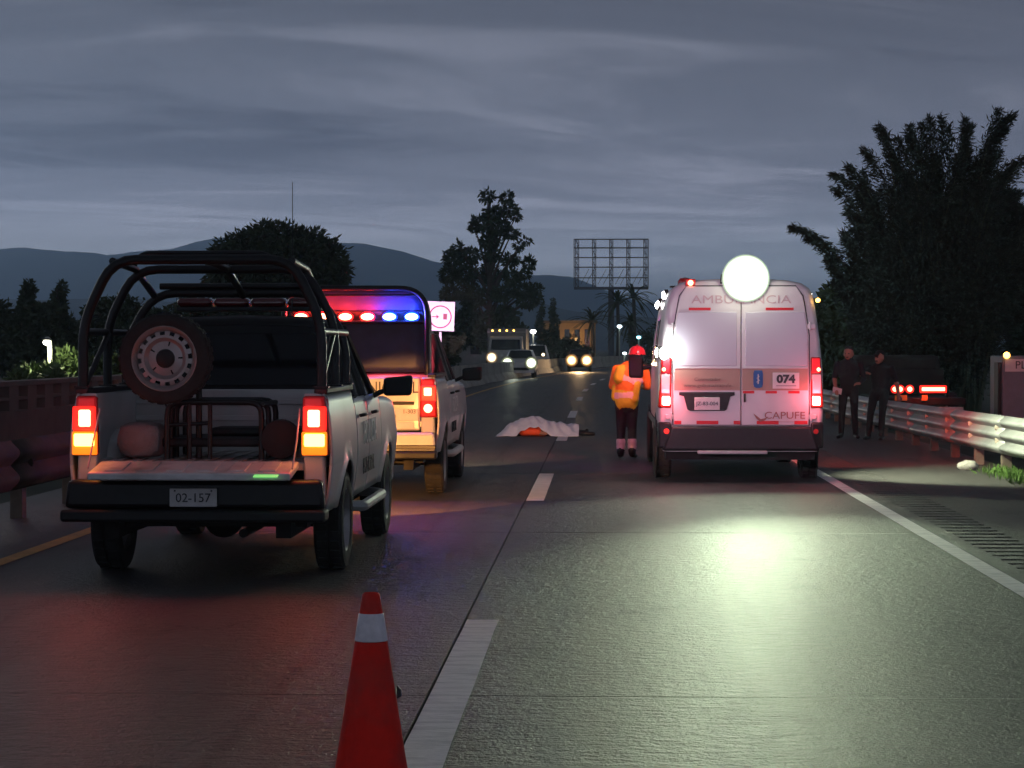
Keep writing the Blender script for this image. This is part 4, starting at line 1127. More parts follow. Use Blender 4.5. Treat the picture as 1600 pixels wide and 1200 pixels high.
# paramedic beside the ambulance, back to the camera, leaning towards the van
B = []
B += leg(('leg', 'boot'), (-.075, 0, .80), (-.078, .02, .44), (-.082, -.01, .09), (-.10, .14, .04), 1.08)
B += leg(('leg', 'boot'), (.075, .02, .80), (.072, .06, .44), (.075, .03, .09), (.10, .18, .04), 1.08)
for x, yy in ((-.081, .0), (.075, .042)):
    B += [('band', (x, yy, .232), (x, yy, .246), .068, .068, R1), ('band', (x, yy, .165), (x, yy, .178), .066, .066, R1)]
B += [('leg', (0, 0, .74), (0, 0, .80), .12, .12, (1.15, .85)), ('lime', (0, 0, .80), (.0, .0, .86), .150, .152, (1.16, .88)), ('lime', (.0, .0, .93), (.01, .005, .97), .150, .154, (1.16, .88)), ('orange', (.01, .0, 1.0), (.02, .01, 1.06), .155, .158, (1.16, .88)), ('band', (0, 0, .885), (0.005, 0, .897), .156, .156, (1.16, .88)),
      ('orange', (.03, .02, 1.10), (.06, .03, 1.24), .160, .15, (1.16, .88)), ('band', (.03, .02, 1.085), (.03, .02, 1.10), .166, .166, (1.16, .88)), ('orange', (.075, .03, 1.27), (.10, .05, 1.33), .115, .075, (1.3, .9))]
B += [('lime', (.10, -.06, .84), (.13, -.05, 1.04), .075, .075, R1), ('lime', (-.17, .0, .86), (-.155, .0, 1.0), .05, .05, R1), ('lime', (-.08, -.05, 1.13), (-.06, -.04, 1.24), .10, .09, R1)]
B += arm(('orange', 'lime', 'skin'), (-.13, .03, 1.25), (-.20, .05, 1.02), (-.12, .24, .97), (.3, 1, .1), 1.45, -1)
B += arm(('orange', 'orange', 'skin'), (.24, .04, 1.25), (.29, .10, 1.02), (.22, .29, 1.0), (-.2, 1, .1), 1.4, 1)
B += [('skin', (.10, .05, 1.32), (.12, .07, 1.40), .055, .055, R1)] + head((.14, .08, 1.46), (.35, 1, -.1))
A1 = person('paramedic', (P(979, 717, 31.8).x, 31.8, 0), R(-6), B, 'person in orange and lime hi-vis jacket and red helmet, back turned, beside the ambulance', mats=PM)
s = MB()   # helmet: shell with a narrow brim
rows = []
for i in range(9):
    t = math.pi/2 * i/8
    rows.append([(.118*math.cos(a)*math.cos(t), .135*math.sin(a)*math.cos(t), .115*math.sin(t)) for a in [2*math.pi*k/20 for k in range(21)]])
s.grid([[(x*1.12, y*1.12, -.012) for x, y, z in rows[0]]] + rows); o = s.build('helmet', M_red, A1, smooth=70, solid=.006, loc=(.14, .075, 1.475))
s = MB(); s.tube([(0, -.137, .0), (0, -.10, .075), (0, 0, .118), (0, .10, .078)], .012, n=6); s.build('helmet_ridge', M_red, o)
# policeman standing by the rail, holding papers
B = leg(('leg', 'boot'), (-.085, 0, .86), (-.10, .03, .46), (-.12, .0, .09), (-.17, .14, .04)) + leg(('leg', 'boot'), (.085, 0, .86), (.11, .03, .46), (.13, .0, .09), (.16, .15, .04))
B += [('leg', (0, 0, .84), (0, 0, .92), .125, .125, (1.15, .85)), ('top', (0, 0, .95), (0, .0, 1.10), .125, .14, (1.2, .85)), ('top', (0, 0, 1.12), (0, .0, 1.25), .15, .145, (1.25, .82)), ('top', (0, 0, 1.28), (0, 0, 1.35), .10, .065, (1.3, .85))]
B += arm(('top', 'skin', 'skin'), (.19, 0, 1.28), (.245, .0, 1.03), (.20, .16, .86), (-.2, .8, -.5), 1.05, -1)
B += arm(('top', 'top', 'skin'), (-.19, 0, 1.28), (-.26, -.02, 1.03), (-.20, .18, .95), (.4, .8, 0), 1.05, 1)
B += [('skin', (0, .0, 1.35), (0, .015, 1.41), .05, .05, R1)] + head((0, .03, 1.46), (.25, 1, -.05))
A2 = person('policeman', (P(1325, 685, 39).x, 38.9, 0), R(180 - 12), B, 'bareheaded person in dark uniform standing beside the guardrail, holding pale papers', mats=PM)
s = MB(); s.hexa([(.10, .24, .76), (.25, .26, .80), (.25, .262, .80), (.10, .242, .76)], [(.09, .21, .86), (.24, .23, .90), (.24, .232, .90), (.09, .212, .86)])
tag(s.build('papers', M_plate, None, loc=A2.location), 'pale sheets of paper held by the standing uniformed person', 'papers').rotation_euler = A2.rotation_euler
# policeman leaning back on the rail, cap on
B = leg(('leg', 'boot'), (-.085, .02, .80), (-.12, .26, .50), (-.14, .42, .09), (-.17, .57, .04)) + leg(('leg', 'boot'), (.085, .02, .80), (.10, .22, .46), (.12, .26, .09), (.15, .41, .04))
B += [('leg', (0, .0, .79), (0, -.02, .86), .13, .13, (1.15, .9)), ('top', (0, -.02, .90), (0, -.05, 1.06), .125, .14, (1.2, .85)), ('top', (0, -.05, 1.08), (0, -.04, 1.21), .15, .145, (1.25, .82)), ('top', (0, -.03, 1.24), (0, -.02, 1.31), .10, .065, (1.3, .85))]
B += arm(('top', 'skin', 'skin'), (.19, -.04, 1.24), (.34, -.0, 1.13), (.24, .14, 1.15), (-1, .5, .1), 1.05, -1)
B += arm(('top', 'skin', 'skin'), (-.19, -.05, 1.24), (-.27, -.10, 1.0), (-.32, -.04, .78), (-.2, .2, -1), 1.05, 1)
B += [('skin', (0, -.01, 1.31), (0, .0, 1.37), .05, .05, R1)] + head((0, .02, 1.42), (.45, 1, 0), cap=True)
A3 = person('policeman', (P(1374, 685, 39).x + .02, 39.15, -.03), R(180 - 22), B, 'person in dark uniform and cap leaning back on the guardrail with legs stretched', mats=PM)
# ------------------------------------------------------------------ the covered figure on the road
Yc = 40.1; X0 = -1.86
def lx(a, y, z): return (a, y, z)
B = [('rescue', (.60, 0, .11), (.84, 0, .11), .11, .115, (1, 1)), ('rescue', (.47, .0, .10), (.60, 0, .11), .10, .11, (1, 1)), ('rescue', (.52, -.20, .085), (.74, -.25, .08), .07, .06, R1),
     ('skin', (.74, -.25, .07), (.88, -.22, .055), .048, .04, R1), ('leg', (.86, .07, .09), (1.20, .08, .085), .08, .06, R1), ('leg', (1.20, .08, .08), (1.56, .06, .06), .055, .045, R1),
     ('leg', (.86, -.07, .09), (1.20, -.07, .075), .08, .06, R1), ('leg', (1.20, -.07, .07), (1.56, -.08, .055), .055, .045, R1), ('boot', (1.57, .06, .05), (1.60, .08, .10), .045, .036, R1), ('boot', (1.56, -.08, .05), (1.72, -.12, .042), .045, .034, R1),
     ('skin', (.46, 0, .09), (.42, 0, .09), .05, .05, R1)]
B += head((.36, .05, .085), (.1, 0, 1))
C1 = person('casualty', (X0, Yc, 0), 0, B, 'person lying still on the road under a pale sheet, orange sleeve and dark shoes showing', mats=PM)
s = MB(); rows = []
for i in range(61):
    a = 1.46 * i / 60
    hr = float(np.interp(a, [0, .12, .24, .34, .5, .66, .8, 1.0, 1.25, 1.46], [.008, .10, .21, .25, .31, .345, .30, .235, .205, .18]))
    lift = .165 * max(0, 1 - abs((a - .66) / .30) ** 2.2)
    row = []
    for j in range(41):
        v = j / 40
        yy = -.30 + .95 * v + (.03 * math.sin(a * 9) if j == 0 else 0)
        if v < .35:
            t = v / .35; z = lift + (hr - lift) * math.sin(t * math.pi / 2)
        else:
            t = max(0, (v - .50) / .50); z = hr * (math.cos(t * math.pi) * .5 + .5)
        wr_ = .028 * noise.noise((a * 6, yy * 9, 2)) + .017 * noise.noise((a * 17, yy * 15, 7)) + .016 * math.sin((a * 2 + yy) * 16 + 2 * noise.noise((a * 3, yy * 3, 0)))
        z = max(z + wr_ * min(1, z * 9 + .15), .006)
        row.append((a, yy + .03 * noise.noise((a * 4, v * 3, 11)), z))
    rows.append(row)
s.grid(rows)
o = s.build('sheet', mat('pale_sheet', (.62, .72, .82), .7, 0, .06, 8, bump=.15, bscale=40), None, smooth=80, solid=.004, loc=(X0, Yc, 0))
tag(o, 'pale blue-white sheet draped over the figure lying on the road', 'sheet')

# ================================================================== TRAFFIC CONE
C = tag(empty('traffic_cone', (P(580, 1100, 7.36).x, 7.36, 0)), 'orange-red traffic cone with one pale reflective collar in the foreground', 'traffic cone')
M_cone = mat('cone_orange_red', (.86, .018, .008), .55, 0, .12, 14, bump=.12, dirt=.5, spec=.2)
M_collar = mat('cone_collar', (.85, .78, .80), .4, 0, .15, 22, bump=.3, bscale=18, dirt=.25)
s = MB(); s.box(-.19, .19, -.19, .19, 0, .035); s.build('cone_base', mat('cone_base_rubber', (.03, .02, .02), .8), C, bevel=.015)
def cr(z): return .142 - (z - .03) * (.142 - .0285) / .72
s = MB(); s.lathe([(.150, .035), (.146, .05)] + [(cr(z), z) for z in (.06, .2, .35, .5, .597)] , axis='z', n=40); s.lathe([(cr(.688), .688), (cr(.72), .72), (cr(.748), .748), (.024, .754), (.018, .750), (.016, .70)], axis='z', n=40); s.build('cone_body', M_cone, C, smooth=50)
s = MB(); s.lathe([(cr(.598), .598), (cr(.6)+.0025, .600), (cr(.686)+.0025, .686), (cr(.687), .688)], axis='z', n=40); s.build('collar', M_collar, C, smooth=50)
s = MB(); s.prism([(.085, .41), (.100, .418), (.098, .44), (.084, .455)], 'y', -.012, .012); s.build('torn_edge', M_ink, C, bevel=.003)
# ================================================================== ROAD SIGN, BILLBOARD, LAMPS
sp_ = P(688, 494, 70)
S = tag(empty('road_sign', (sp_.x, 70, 0)), 'white square road sign with ringed arrow pictogram on a post at the left shoulder', 'road sign')
s = MB(); s.box(-.035, .035, .02, .08, -.1, 2.05); s.build('post', M_steel, S)
zc_ = sp_.z
s = MB(); s.box(-.44, .44, -.006, .012, zc_-.455, zc_+.455); pl = s.build('plate', mat('sign_white', (.80, .80, .80), .4, 0, .03), S, bevel=.02)
pl.rotation_euler = (0, R(2), 0); pl.location = (zc_*math.sin(R(-2)), 0, 0)
M_sred = mat('sign_dark_red', (.30, .015, .05), .5)
s = MB(); n = 48
ring = []
for (r_, y) in ((.355, -.010), (.315, -.010)):
    ring.append([(r_*math.cos(2*math.pi*k/n), y, zc_ - .02 + r_*math.sin(2*math.pi*k/n)) for k in range(n+1)])
s.grid(ring); s.build('ring', M_sred, pl, solid=.003, smooth=0)
s = MB(); s.prism([(-.26, -.035+zc_), (-.12, -.035+zc_), (-.12, -.085+zc_), (-.03, -.02+zc_), (-.12, .045+zc_), (-.12, -.005+zc_), (-.26, -.005+zc_)], 'y', -.011, -.007); s.build('arrow', M_sred, pl, smooth=0)
s = MB(); s.box(.09, .21, -.011, -.007, zc_-.10, zc_+.08); s.build('block', M_sred, pl)

Yb = 300.0
a = P(897, 374, Yb); c = P(1013, 449, Yb)
BB = tag(empty('billboard', ((a.x + c.x)/2, Yb, 0)), 'empty steel billboard lattice frame on a single pole above the far trees', 'billboard')
hw = (c.x - a.x)/2; zt, zb = a.z, c.z
M_bb = mat('billboard_steel', (.10, .10, .11), .6, .3, .2)
s = MB(); s.cyl((0, 1.0, -.3), (0, 1.0, zb), .42, .38, n=20); s.build('pole', M_bb, BB)
s = MB(); s.box(-hw*1.0, hw*1.0, -.5, 1.6, zb-.25, zb-.05); s.build('catwalk', M_bb, BB)
for k in range(6):
    z = zb + (zt-zb)*[0, .2, .42, .62, .82, 1][k]
    s = MB(); s.box(-hw, hw, -.09, .09, z-.07, z+.07); s.build('cross_rail', M_bb, BB)
s = MB(); s.box(-hw, hw, 1.2, 1.35, zt*.93, zt*.93+.12); s.build('cross_rail', M_bb, BB)
for k in range(5):
    x = -hw*.92 + 2*hw*.92*k/4
    s = MB()
    for dx, dy in ((-.22, 0), (.22, 0), (0, 1.2)): s.box(x+dx-.05, x+dx+.05, dy-.05, dy+.05, zb, zt)
    for q in range(9):
        z0 = zb + (zt-zb)*q/9; z1 = zb + (zt-zb)*(q+1)/9; sx = 1 if q % 2 else -1
        s.tube([(x-.22*sx, 0, z0), (x+.22*sx, 0, z1)], .035, n=5); s.tube([(x+.22*sx, 0, z0), (x, 1.2, z1)], .03, n=5)
    s.build('lattice_upright', M_bb, BB)
for x in (-hw, hw):
    s = MB(); s.box(x-.05, x+.05, -.05, .05, zb, zt); s.build('edge_bar', M_bb, BB)
for k in range(4):
    x = -hw*.7 + 2*hw*.7*k/3
    s = MB(); s.tube([(x-.6, 0, zb+.4), (x+.5, -.6, zb+2.4)], .03, n=5); s.tube([(x+.1, 0, zb+.4), (x+1.2, -.6, zb+2.4)], .03, n=5); s.build('brace', M_bb, BB)

def street_lamp(px, py, Y, label, r_=.16, glow=None, gcol=(1, 1, 1), energy=0, pole=.07, em=None):
    p = P(px, py, Y)
    T = tag(empty('street_lamp', (p.x, Y, 0)), label, 'street lamp', 'street lamps lit in the background')
    s = MB(); s.tube([(0, .35, -.2), (0, .35, p.z*.97), (0, .22, p.z + r_*.9), (0, .0, p.z + r_*.9)], pole, n=8, bend=.2); s.build('pole', mat('lamp_pole', (.35, .36, .30), .6, .2, .1), T)
    s = MB(); s.lathe([(r_*1.1, r_*.55), (r_*1.15, r_*.75), (r_*.5, r_*1.05), (0, r_*1.1)], c=(0, 0, p.z), axis='z', n=16); s.build('hood', M_plastic, T)
    s = MB(); s.ell((0, 0, p.z), r_, r_, r_*.72, 16, 10); s.build('globe', em or E_cool, T)
    if energy: lamp('lamp_glow', 'POINT', (0, -.1, p.z - r_*1.2), energy, gcol, T, size=.15)
    return T
street_lamp(73, 535, 62, 'short lamp post with glaring white head above lit green shrubs, far left', .10, energy=170, gcol=(1, 1, .6), pole=.07, em=emit('lamp_white', (1, 1, .85), 30))
street_lamp(833, 518, 165, 'small white street lamp beside the oncoming truck under the dark trees', .20, em=E_white)
street_lamp(968, 510, 210, 'pale cyan street lamp right of the billboard pole', .22)
street_lamp(998, 527, 190, 'small blue-green street lamp beside the ambulance, lower than its neighbour', .18, em=emit('teal_lamp', (.3, .85, 1), 6))
street_lamp(976, 552, 150, 'small white lamp low behind the hi-vis person', .13)

# ================================================================== TREES AND PLANTS
M_bark = mat('bark', (.06, .045, .035), .9, 0, .3, 12, bump=.4)
M_leafA = mat('leaf_dark', (.030, .045, .018), .8, 0, .5, 1.2)
M_leafB = mat('leaf_green', (.050, .085, .022), .75, 0, .5, 2.0)
M_bamb = mat('bamboo_leaf', (.018, .025, .012), .75, 0, .5, 1.0)
rng = np.random.default_rng(11)
def leaves(pts, dirs, ln, wd, jitter=.5):
    """one small bent leaf (two faces) at each point, pointing roughly along dirs"""
    n = len(pts)
    d = dirs + rng.normal(0, jitter, (n, 3)); d /= np.linalg.norm(d, axis=1)[:, None] + 1e-9
    u = np.cross(d, rng.normal(0, 1, (n, 3))); u /= np.linalg.norm(u, axis=1)[:, None] + 1e-9
    L_ = (ln * rng.uniform(.6, 1.3, n))[:, None]; W_ = (wd * rng.uniform(.7, 1.3, n))[:, None]
    a = pts; b_ = pts + d*L_*.5 + u*W_*.5; c_ = pts + d*L_; e_ = pts + d*L_*.5 - u*W_*.5
    v = np.stack([a, b_, c_, e_], 1).reshape(-1, 3)
    f = np.arange(n*4).reshape(-1, 4)
    return v, f
def crown_obj(name, V_, F_, material, parent):
    me = bpy.data.meshes.new(name)
    me.vertices.add(len(V_)); me.vertices.foreach_set('co', V_.astype(np.float32).ravel())
    nf = len(F_); me.loops.add(nf*4); me.loops.foreach_set('vertex_index', F_.astype(np.int32).ravel())
    me.polygons.add(nf); me.polygons.foreach_set('loop_start', np.arange(0, nf*4, 4, dtype=np.int32))
    me.update(calc_edges=True); me.validate()
    me.materials.append(material)
    o = bpy.data.objects.new(name, me); COL.objects.link(o); o.parent = parent
    return o
def clump_points(clumps, n):
    vol = np.array([c[3]*c[4]*c[5] for c in clumps]) ** .8; vol /= vol.sum()
    k = rng.choice(len(clumps), n, p=vol); C_ = np.array(clumps)[k]
    d = rng.normal(0, 1, (n, 3)); d /= np.linalg.norm(d, axis=1)[:, None]
    r_ = rng.uniform(0.05, 1, n)[:, None] ** .45 * (1 + .12 * rng.normal(0, 1, (n, 1)))
    return C_[:, :3] + d*r_*C_[:, 3:6], d
def tree(loc, label, clumps, n, ln, wd, material, trunk_r=.2, name='tree', core=True, group=None, lean=0):
    """clumps: (x,y,z,rx,ry,rz) in tree space. Trunk with a limb to every clump."""
    T = tag(empty(name, loc), label, 'tree', group)
    zmin = min(c[2] for c in clumps); ztop = max(c[2] for c in clumps)
    s = MB(); s.tube([(0, 0, -.4), (lean*.3, .05, zmin*.5), (lean*.7, -.05, (zmin+ztop)*.5), (lean, 0, ztop)], [trunk_r, trunk_r*.25], n=8)
    for c_ in clumps:
        z0 = max(c_[2]*.62, .3); s.tube([(lean*z0/ztop, 0, z0), (c_[0]*.55 + lean*.3, c_[1]*.5, (z0 + c_[2])*.52), (c_[0], c_[1], c_[2])], [trunk_r*.38, trunk_r*.1], n=5)
    s.build('trunk', M_bark, T, smooth=60)
    p, d = clump_points(clumps, n); V_, F_ = leaves(p, d + np.array([0, 0, -.25]), ln, wd)
    crown_obj('crown', V_, F_, material, T)
    return T
def pxclumps(base, spec, Y, dep=.8):
    """spec: (px, py, rx_px, ry_px) blobs at distance Y, turned into clumps spread in depth round the trunk"""
    out_ = []
    k = Y / F
    for i, (px, py, rx, ry) in enumerate(spec):
        p = P(px, py, Y); dy = rnd.uniform(-1, 1) * dep * 60 * k
        out_.append((p.x - base.x, dy, p.z, rx*k, max(rx, ry)*k*.9, ry*k))
    return out_
# tall tiered tree in the middle
Y = 180; b0 = P(765, 560, Y)
spec = [(762, 303, 13, 13), (792, 306, 13, 11), (772, 330, 22, 14), (797, 325, 16, 12), (750, 345, 17, 14), (806, 335, 10, 8), (778, 352, 24, 14), (742, 352, 10, 9), (800, 362, 16, 10), (765, 372, 20, 14),
        (716, 385, 10, 14), (708, 400, 18, 16), (735, 395, 20, 16), (822, 372, 9, 6), (812, 382, 8, 10), (770, 395, 14, 14), (798, 403, 16, 13), (826, 407, 10, 14), (700, 425, 18, 18), (728, 425, 22, 22), (765, 425, 20, 20),
        (800, 430, 18, 14), (818, 425, 12, 10), (705, 455, 20, 16), (740, 460, 26, 22), (785, 455, 22, 16), (818, 450, 22, 15), (836, 447, 14, 10), (700, 480, 14, 14), (735, 495, 34, 24), (785, 490, 30, 22), (825, 468, 20, 12), (838, 460, 10, 8), (715, 525, 28, 22), (765, 525, 34, 24), (808, 515, 22, 18)]
tree((b0.x, Y, -.2), 'tallest tree in the middle, tiered dark crown between the road sign and the billboard', pxclumps(b0, [(x, y, rx*.80, ry*.72) for x, y, rx, ry in spec], Y, .35), 17000, .36, .17, M_leafA, .35)
# round tree behind the pickups
Y = 110; b0 = P(435, 560, Y)
spec = [(435, 365, 45, 22), (390, 375, 42, 20), (355, 385, 28, 22), (480, 372, 35, 22), (515, 395, 26, 24), (410, 400, 60, 28), (460, 400, 60, 28), (350, 420, 24, 26), (530, 420, 14, 22), (400, 440, 60, 34), (475, 440, 58, 34), (520, 450, 22, 28), (435, 490, 90, 40), (380, 520, 60, 36), (490, 520, 50, 40)]
for k in range(46):
    t_ = math.pi*(1.04 - 1.08*k/45); spec.append((435 + 100*math.cos(t_)*rnd.uniform(.86, 1.08), 440 - 88*math.sin(t_)*rnd.uniform(.84, 1.08), rnd.uniform(5, 15), rnd.uniform(5, 14)))
T = tree((b0.x, Y, -.2), 'broad round-crowned dark tree rising behind the two pickups', pxclumps(b0, spec, Y, .35), 26000, .34, .13, M_leafA, .3)
# left tree line
def simple_tree(px, top, Y, wpx, label, n=7000, shape='round', material=None, base=575):
    b0 = P(px, base, Y); sp2 = []
    h = base - top
    if shape == 'round':
        for k in range(9):
            t = rnd.uniform(-.75, .75); sp2.append((px + t*wpx*.5, top + h*(.14 + .25*abs(t) + rnd.uniform(0, .28)), wpx*rnd.uniform(.18, .27), h*rnd.uniform(.11, .16)))
        sp2.append((px, top + h*.5, wpx*.45, h*.25)); sp2.append((px, top + h*.78, wpx*.48, h*.24)); sp2.append((px, top + h*.13, wpx*.22, h*.13))
    else:
        for k in range(10):
            t = k/9; sp2.append((px + rnd.uniform(-.1, .1)*wpx, top + h*(.05 + .9*t), wpx*(.08 + .42*t)*rnd.uniform(.8, 1.1), h*.08))
    return tree((b0.x, Y, -.2), label, pxclumps(b0, sp2, Y, .3), n, .30, .16, material or M_leafA, .16)
simple_tree(42, 432, 120, 32, 'narrow rounded tree standing above the far left tree line', 5000)
simple_tree(90, 436, 122, 44, 'small ragged pointed tree right of the narrow one, far left', 4000, 'cone')
for px, top, w_, lb in ((-20, 462, 150, 'dark tree at the left picture edge above the lamp post'), (75, 468, 130, 'low dark tree behind the lit lamp post, far left'), (190, 455, 150, 'dark tree seen through the near pickup roll cage, left half'), (300, 458, 150, 'dark tree seen through the near pickup roll cage, right half'),
                     (590, 470, 150, 'dark tree behind the second pickup light bar'), (660, 480, 110, 'dark tree just left of the road sign')):
    simple_tree(px, top, 105, w_, lb, 9000)
simple_tree(845, 470, 230, 26, 'small spindly dark tree right of the tallest tree', 2500, 'cone')
simple_tree(866, 466, 235, 30, 'small pointed dark tree left of the billboard pole', 3000, 'cone')
simple_tree(893, 520, 240, 60, 'low dark tree beside the dim building', 3500, 'round')
simple_tree(1310, 437, 78, 110, 'green-tinged tree between the ambulance and the bamboo', 12000, 'round', M_leafB, 610)
simple_tree(1040, 500, 220, 120, 'dark tree low behind the ambulance roof', 4000)
simple_tree(1625, 300, 66, 100, 'dark tree cut by the right picture edge beyond the bamboo', 14000, 'round', None, 610)
# bamboo clump on the right: arching culms carrying leaves all along
Y = 62; b0 = P(1450, 600, Y)
BT = tag(empty('bamboo_clump', (b0.x, Y, -.1)), 'huge dark bamboo clump with feathery arching tips, towering at the right', 'bamboo')
cul = MB(); PTS = []; DRS = []
k_ = Y / F
tips = [(1240, 354), (1262, 372), (1305, 272), (1298, 300), (1325, 262), (1345, 238), (1378, 196), (1372, 215), (1395, 225), (1420, 200), (1440, 196), (1455, 210), (1472, 184), (1490, 190), (1510, 186), (1530, 188), (1545, 182), (1562, 190), (1574, 184), (1580, 192), (1598, 244), (1592, 270), (1300, 420), (1290, 405), (1310, 440), (1320, 330), (1350, 300), (1405, 240), (1610, 340), (1500, 240), (1535, 250), (1460, 260), (1330, 360), (1605, 420), (1360, 262), (1448, 190), (1520, 200), (1415, 212)]
rb2 = random.Random(5)
for i in range(230):
    if i < len(tips): px, py = tips[i]
    else:
        px = rb2.uniform(1325, 1612); lim = np.interp(px, [1300, 1345, 1400, 1470, 1575, 1600], [372, 305, 262, 236, 240, 305]); py = rb2.uniform(lim, 520)
    tip = P(px, py, Y); tx = tip.x - b0.x; tz = tip.z; ty = rb2.uniform(-1.6, 1.6)
    bx = rb2.uniform(-.9, .9) + tx*.22; by = rb2.uniform(-.7, .7)
    p0 = Vector((bx, by, -.2)); p2 = Vector((tx, ty, tz + .1)); p1_ = Vector((bx*.5 + tx*.5, by*.5 + ty*.5, tz*(.72 + .22*min(1, abs(tx - bx)/3)) + .2))
    q = [p0*(1-t)**2 + p1_*2*t*(1-t) + p2*t*t for t in [j/9 for j in range(10)]]
    cul.tube(q, [.045, .006], n=5)
    m = 1000 if i < len(tips) else 900
    ts = rb2.random
    for j in range(m):
        t = .22 + .78*ts()**.8; pp = p0*(1-t)**2 + p1_*2*t*(1-t) + p2*t*t
        sp3 = (.42*(1-t) + .05) if i >= len(tips) else (.26*(1-t) + .045)
        PTS.append((pp.x + rb2.gauss(0, sp3), pp.y + rb2.gauss(0, sp3), pp.z + rb2.gauss(0, sp3*.8)))
        tg = (p2 - p1_).normalized(); DRS.append((tg.x*.8, tg.y*.8, tg.z*.6 - .25))
cul.build('culms', mat('bamboo_culm', (.06, .07, .03), .6), BT, smooth=60)
V_, F_ = leaves(np.array(PTS), np.array(DRS), .19, .036, .38)
crown_obj('foliage', V_, F_, M_bamb, BT)
# palms / yucca behind the billboard pole
def spiky(px, py, Y, hpx, label, nl=34, seed=1, ln=2.6):
    b0 = P(px, 560, Y); c_ = P(px, py, Y); rs_ = random.Random(seed)
    T = tag(empty('palm', (b0.x, Y, -.2)), label, 'palm')
    s = MB(); s.tube([(0, 0, -.2), (.1, 0, c_.z*.5), (c_.x - b0.x, 0, c_.z)], [.25, .18], n=8); s.build('trunk', M_bark, T)
    s = MB()
    for i in range(nl):
        a_ = rs_.uniform(0, 2*math.pi); el = rs_.uniform(-.35, 1.35); L_ = ln*rs_.uniform(.8, 1.2)
        d = Vector((math.cos(a_)*math.cos(el), math.sin(a_)*math.cos(el), math.sin(el))); sd_ = d.cross(Vector((0, 0, 1))).normalized()
        rows = []
        for j in range(8):
            t = j/7; pc = Vector((c_.x - b0.x, 0, c_.z)) + d*L_*t + Vector((0, 0, -.55*L_*t*t)); w_ = .16*(1 - t)**.7 + .015
            rows.append([tuple(pc - sd_*w_), tuple(pc + Vector((0, 0, .05))), tuple(pc + sd_*w_)])
        s.grid(rows)
    s.build('fronds', M_leafA, T, smooth=0); return T
spiky(925, 500, 250, 60, 'drooping palm left of the billboard pole', seed=2, ln=3.2)
spiky(965, 470, 255, 90, 'taller palm with upright fronds behind the billboard pole', seed=3, ln=3.4)
spiky(990, 462, 262, 90, 'palm at right below the billboard frame', seed=4, ln=3.4)
spiky(985, 500, 245, 60, 'low palm right of the billboard pole', seed=6, ln=2.6)
# lit shrubs round the left lamp, grass and rock by the right rail
def shrub(px, py, Y, wpx, hpx, label, n, material, ln=.22, wd=.08):
    c_ = P(px, py, Y); k = Y/F
    T = tag(empty('shrub', (c_.x, Y, -.16)), label, 'shrub', 'shrubs round the lamp post')
    cl = [(rnd.uniform(-.5, .5)*wpx*k, rnd.uniform(-.3, .3), (c_.z+.1)*rnd.uniform(.5, 1.0), wpx*k*.28, wpx*k*.28, hpx*k*.4) for _ in range(7)]
    s = MB()
    for q in cl: s.tube([(0, 0, -.1), (q[0]*.5, q[1]*.5, q[2]*.6), (q[0], q[1], q[2])], [.03, .008], n=5)
    s.build('stem', M_bark, T)
    p, d = clump_points(cl, n); V_, F_ = leaves(p, d, ln, wd); crown_obj('foliage', V_, F_, material, T)
shrub(55, 578, 61.5, 60, 40, 'bright green shrub at the foot of the lamp post, far left', 1600, M_leafB)
shrub(90, 582, 61, 40, 26, 'low shrub right of the lamp post foot', 1000, M_leafB)
shrub(112, 560, 63, 36, 60, 'dim yellow-green shrub left of the near pickup cage post', 1200, M_leafB)
shrub(150, 572, 63.5, 60, 60, 'yellow-green shrub seen between the near pickup cage posts', 1800, M_leafB)
shrub(182, 572, 64, 34, 60, 'shrub seen beside the spare wheel through the cage', 1200, M_leafB)
gp = []; gd = []
for i in range(1500):
    Yg = rnd.uniform(24.0, 28.6); x = 4.97 + rnd.gauss(-.02, .12)
    gp.append((x, Yg, -.01)); gd.append((rnd.gauss(0, .3), rnd.gauss(0, .3), 1.0))
V_, F_ = leaves(np.array(gp), np.array(gd), .11, .014, .25)
tag(crown_obj('grass', V_, F_, mat('grass_blade', (.10, .20, .03), .7, 0, .4, 3), None), 'green grass tuft growing under the right guardrail', 'grass', kind='stuff')
s = MB(); rows = []
for i in range(10):
    t = math.pi*i/9
    rows.append([tuple(Vector((math.sin(t)*math.cos(a_)*.13, math.sin(t)*math.sin(a_)*.10, math.cos(t)*.07)) * (1 + .3*noise.noise((math.sin(t)*math.cos(a_)*2, math.sin(t)*math.sin(a_)*2, math.cos(t)*2)))) for a_ in [2*math.pi*k/16 for k in range(17)]])
s.grid(rows); rp = P(1515, 731, 29.2); o = s.build('stone', mat('pale_stone', (.5, .48, .42), .8, 0, .2, 20, bump=.3), None, smooth=50, loc=(rp.x - .02, 29.2, .05)); tag(o, 'pale stone lying in the grass at the right guardrail', 'stone')

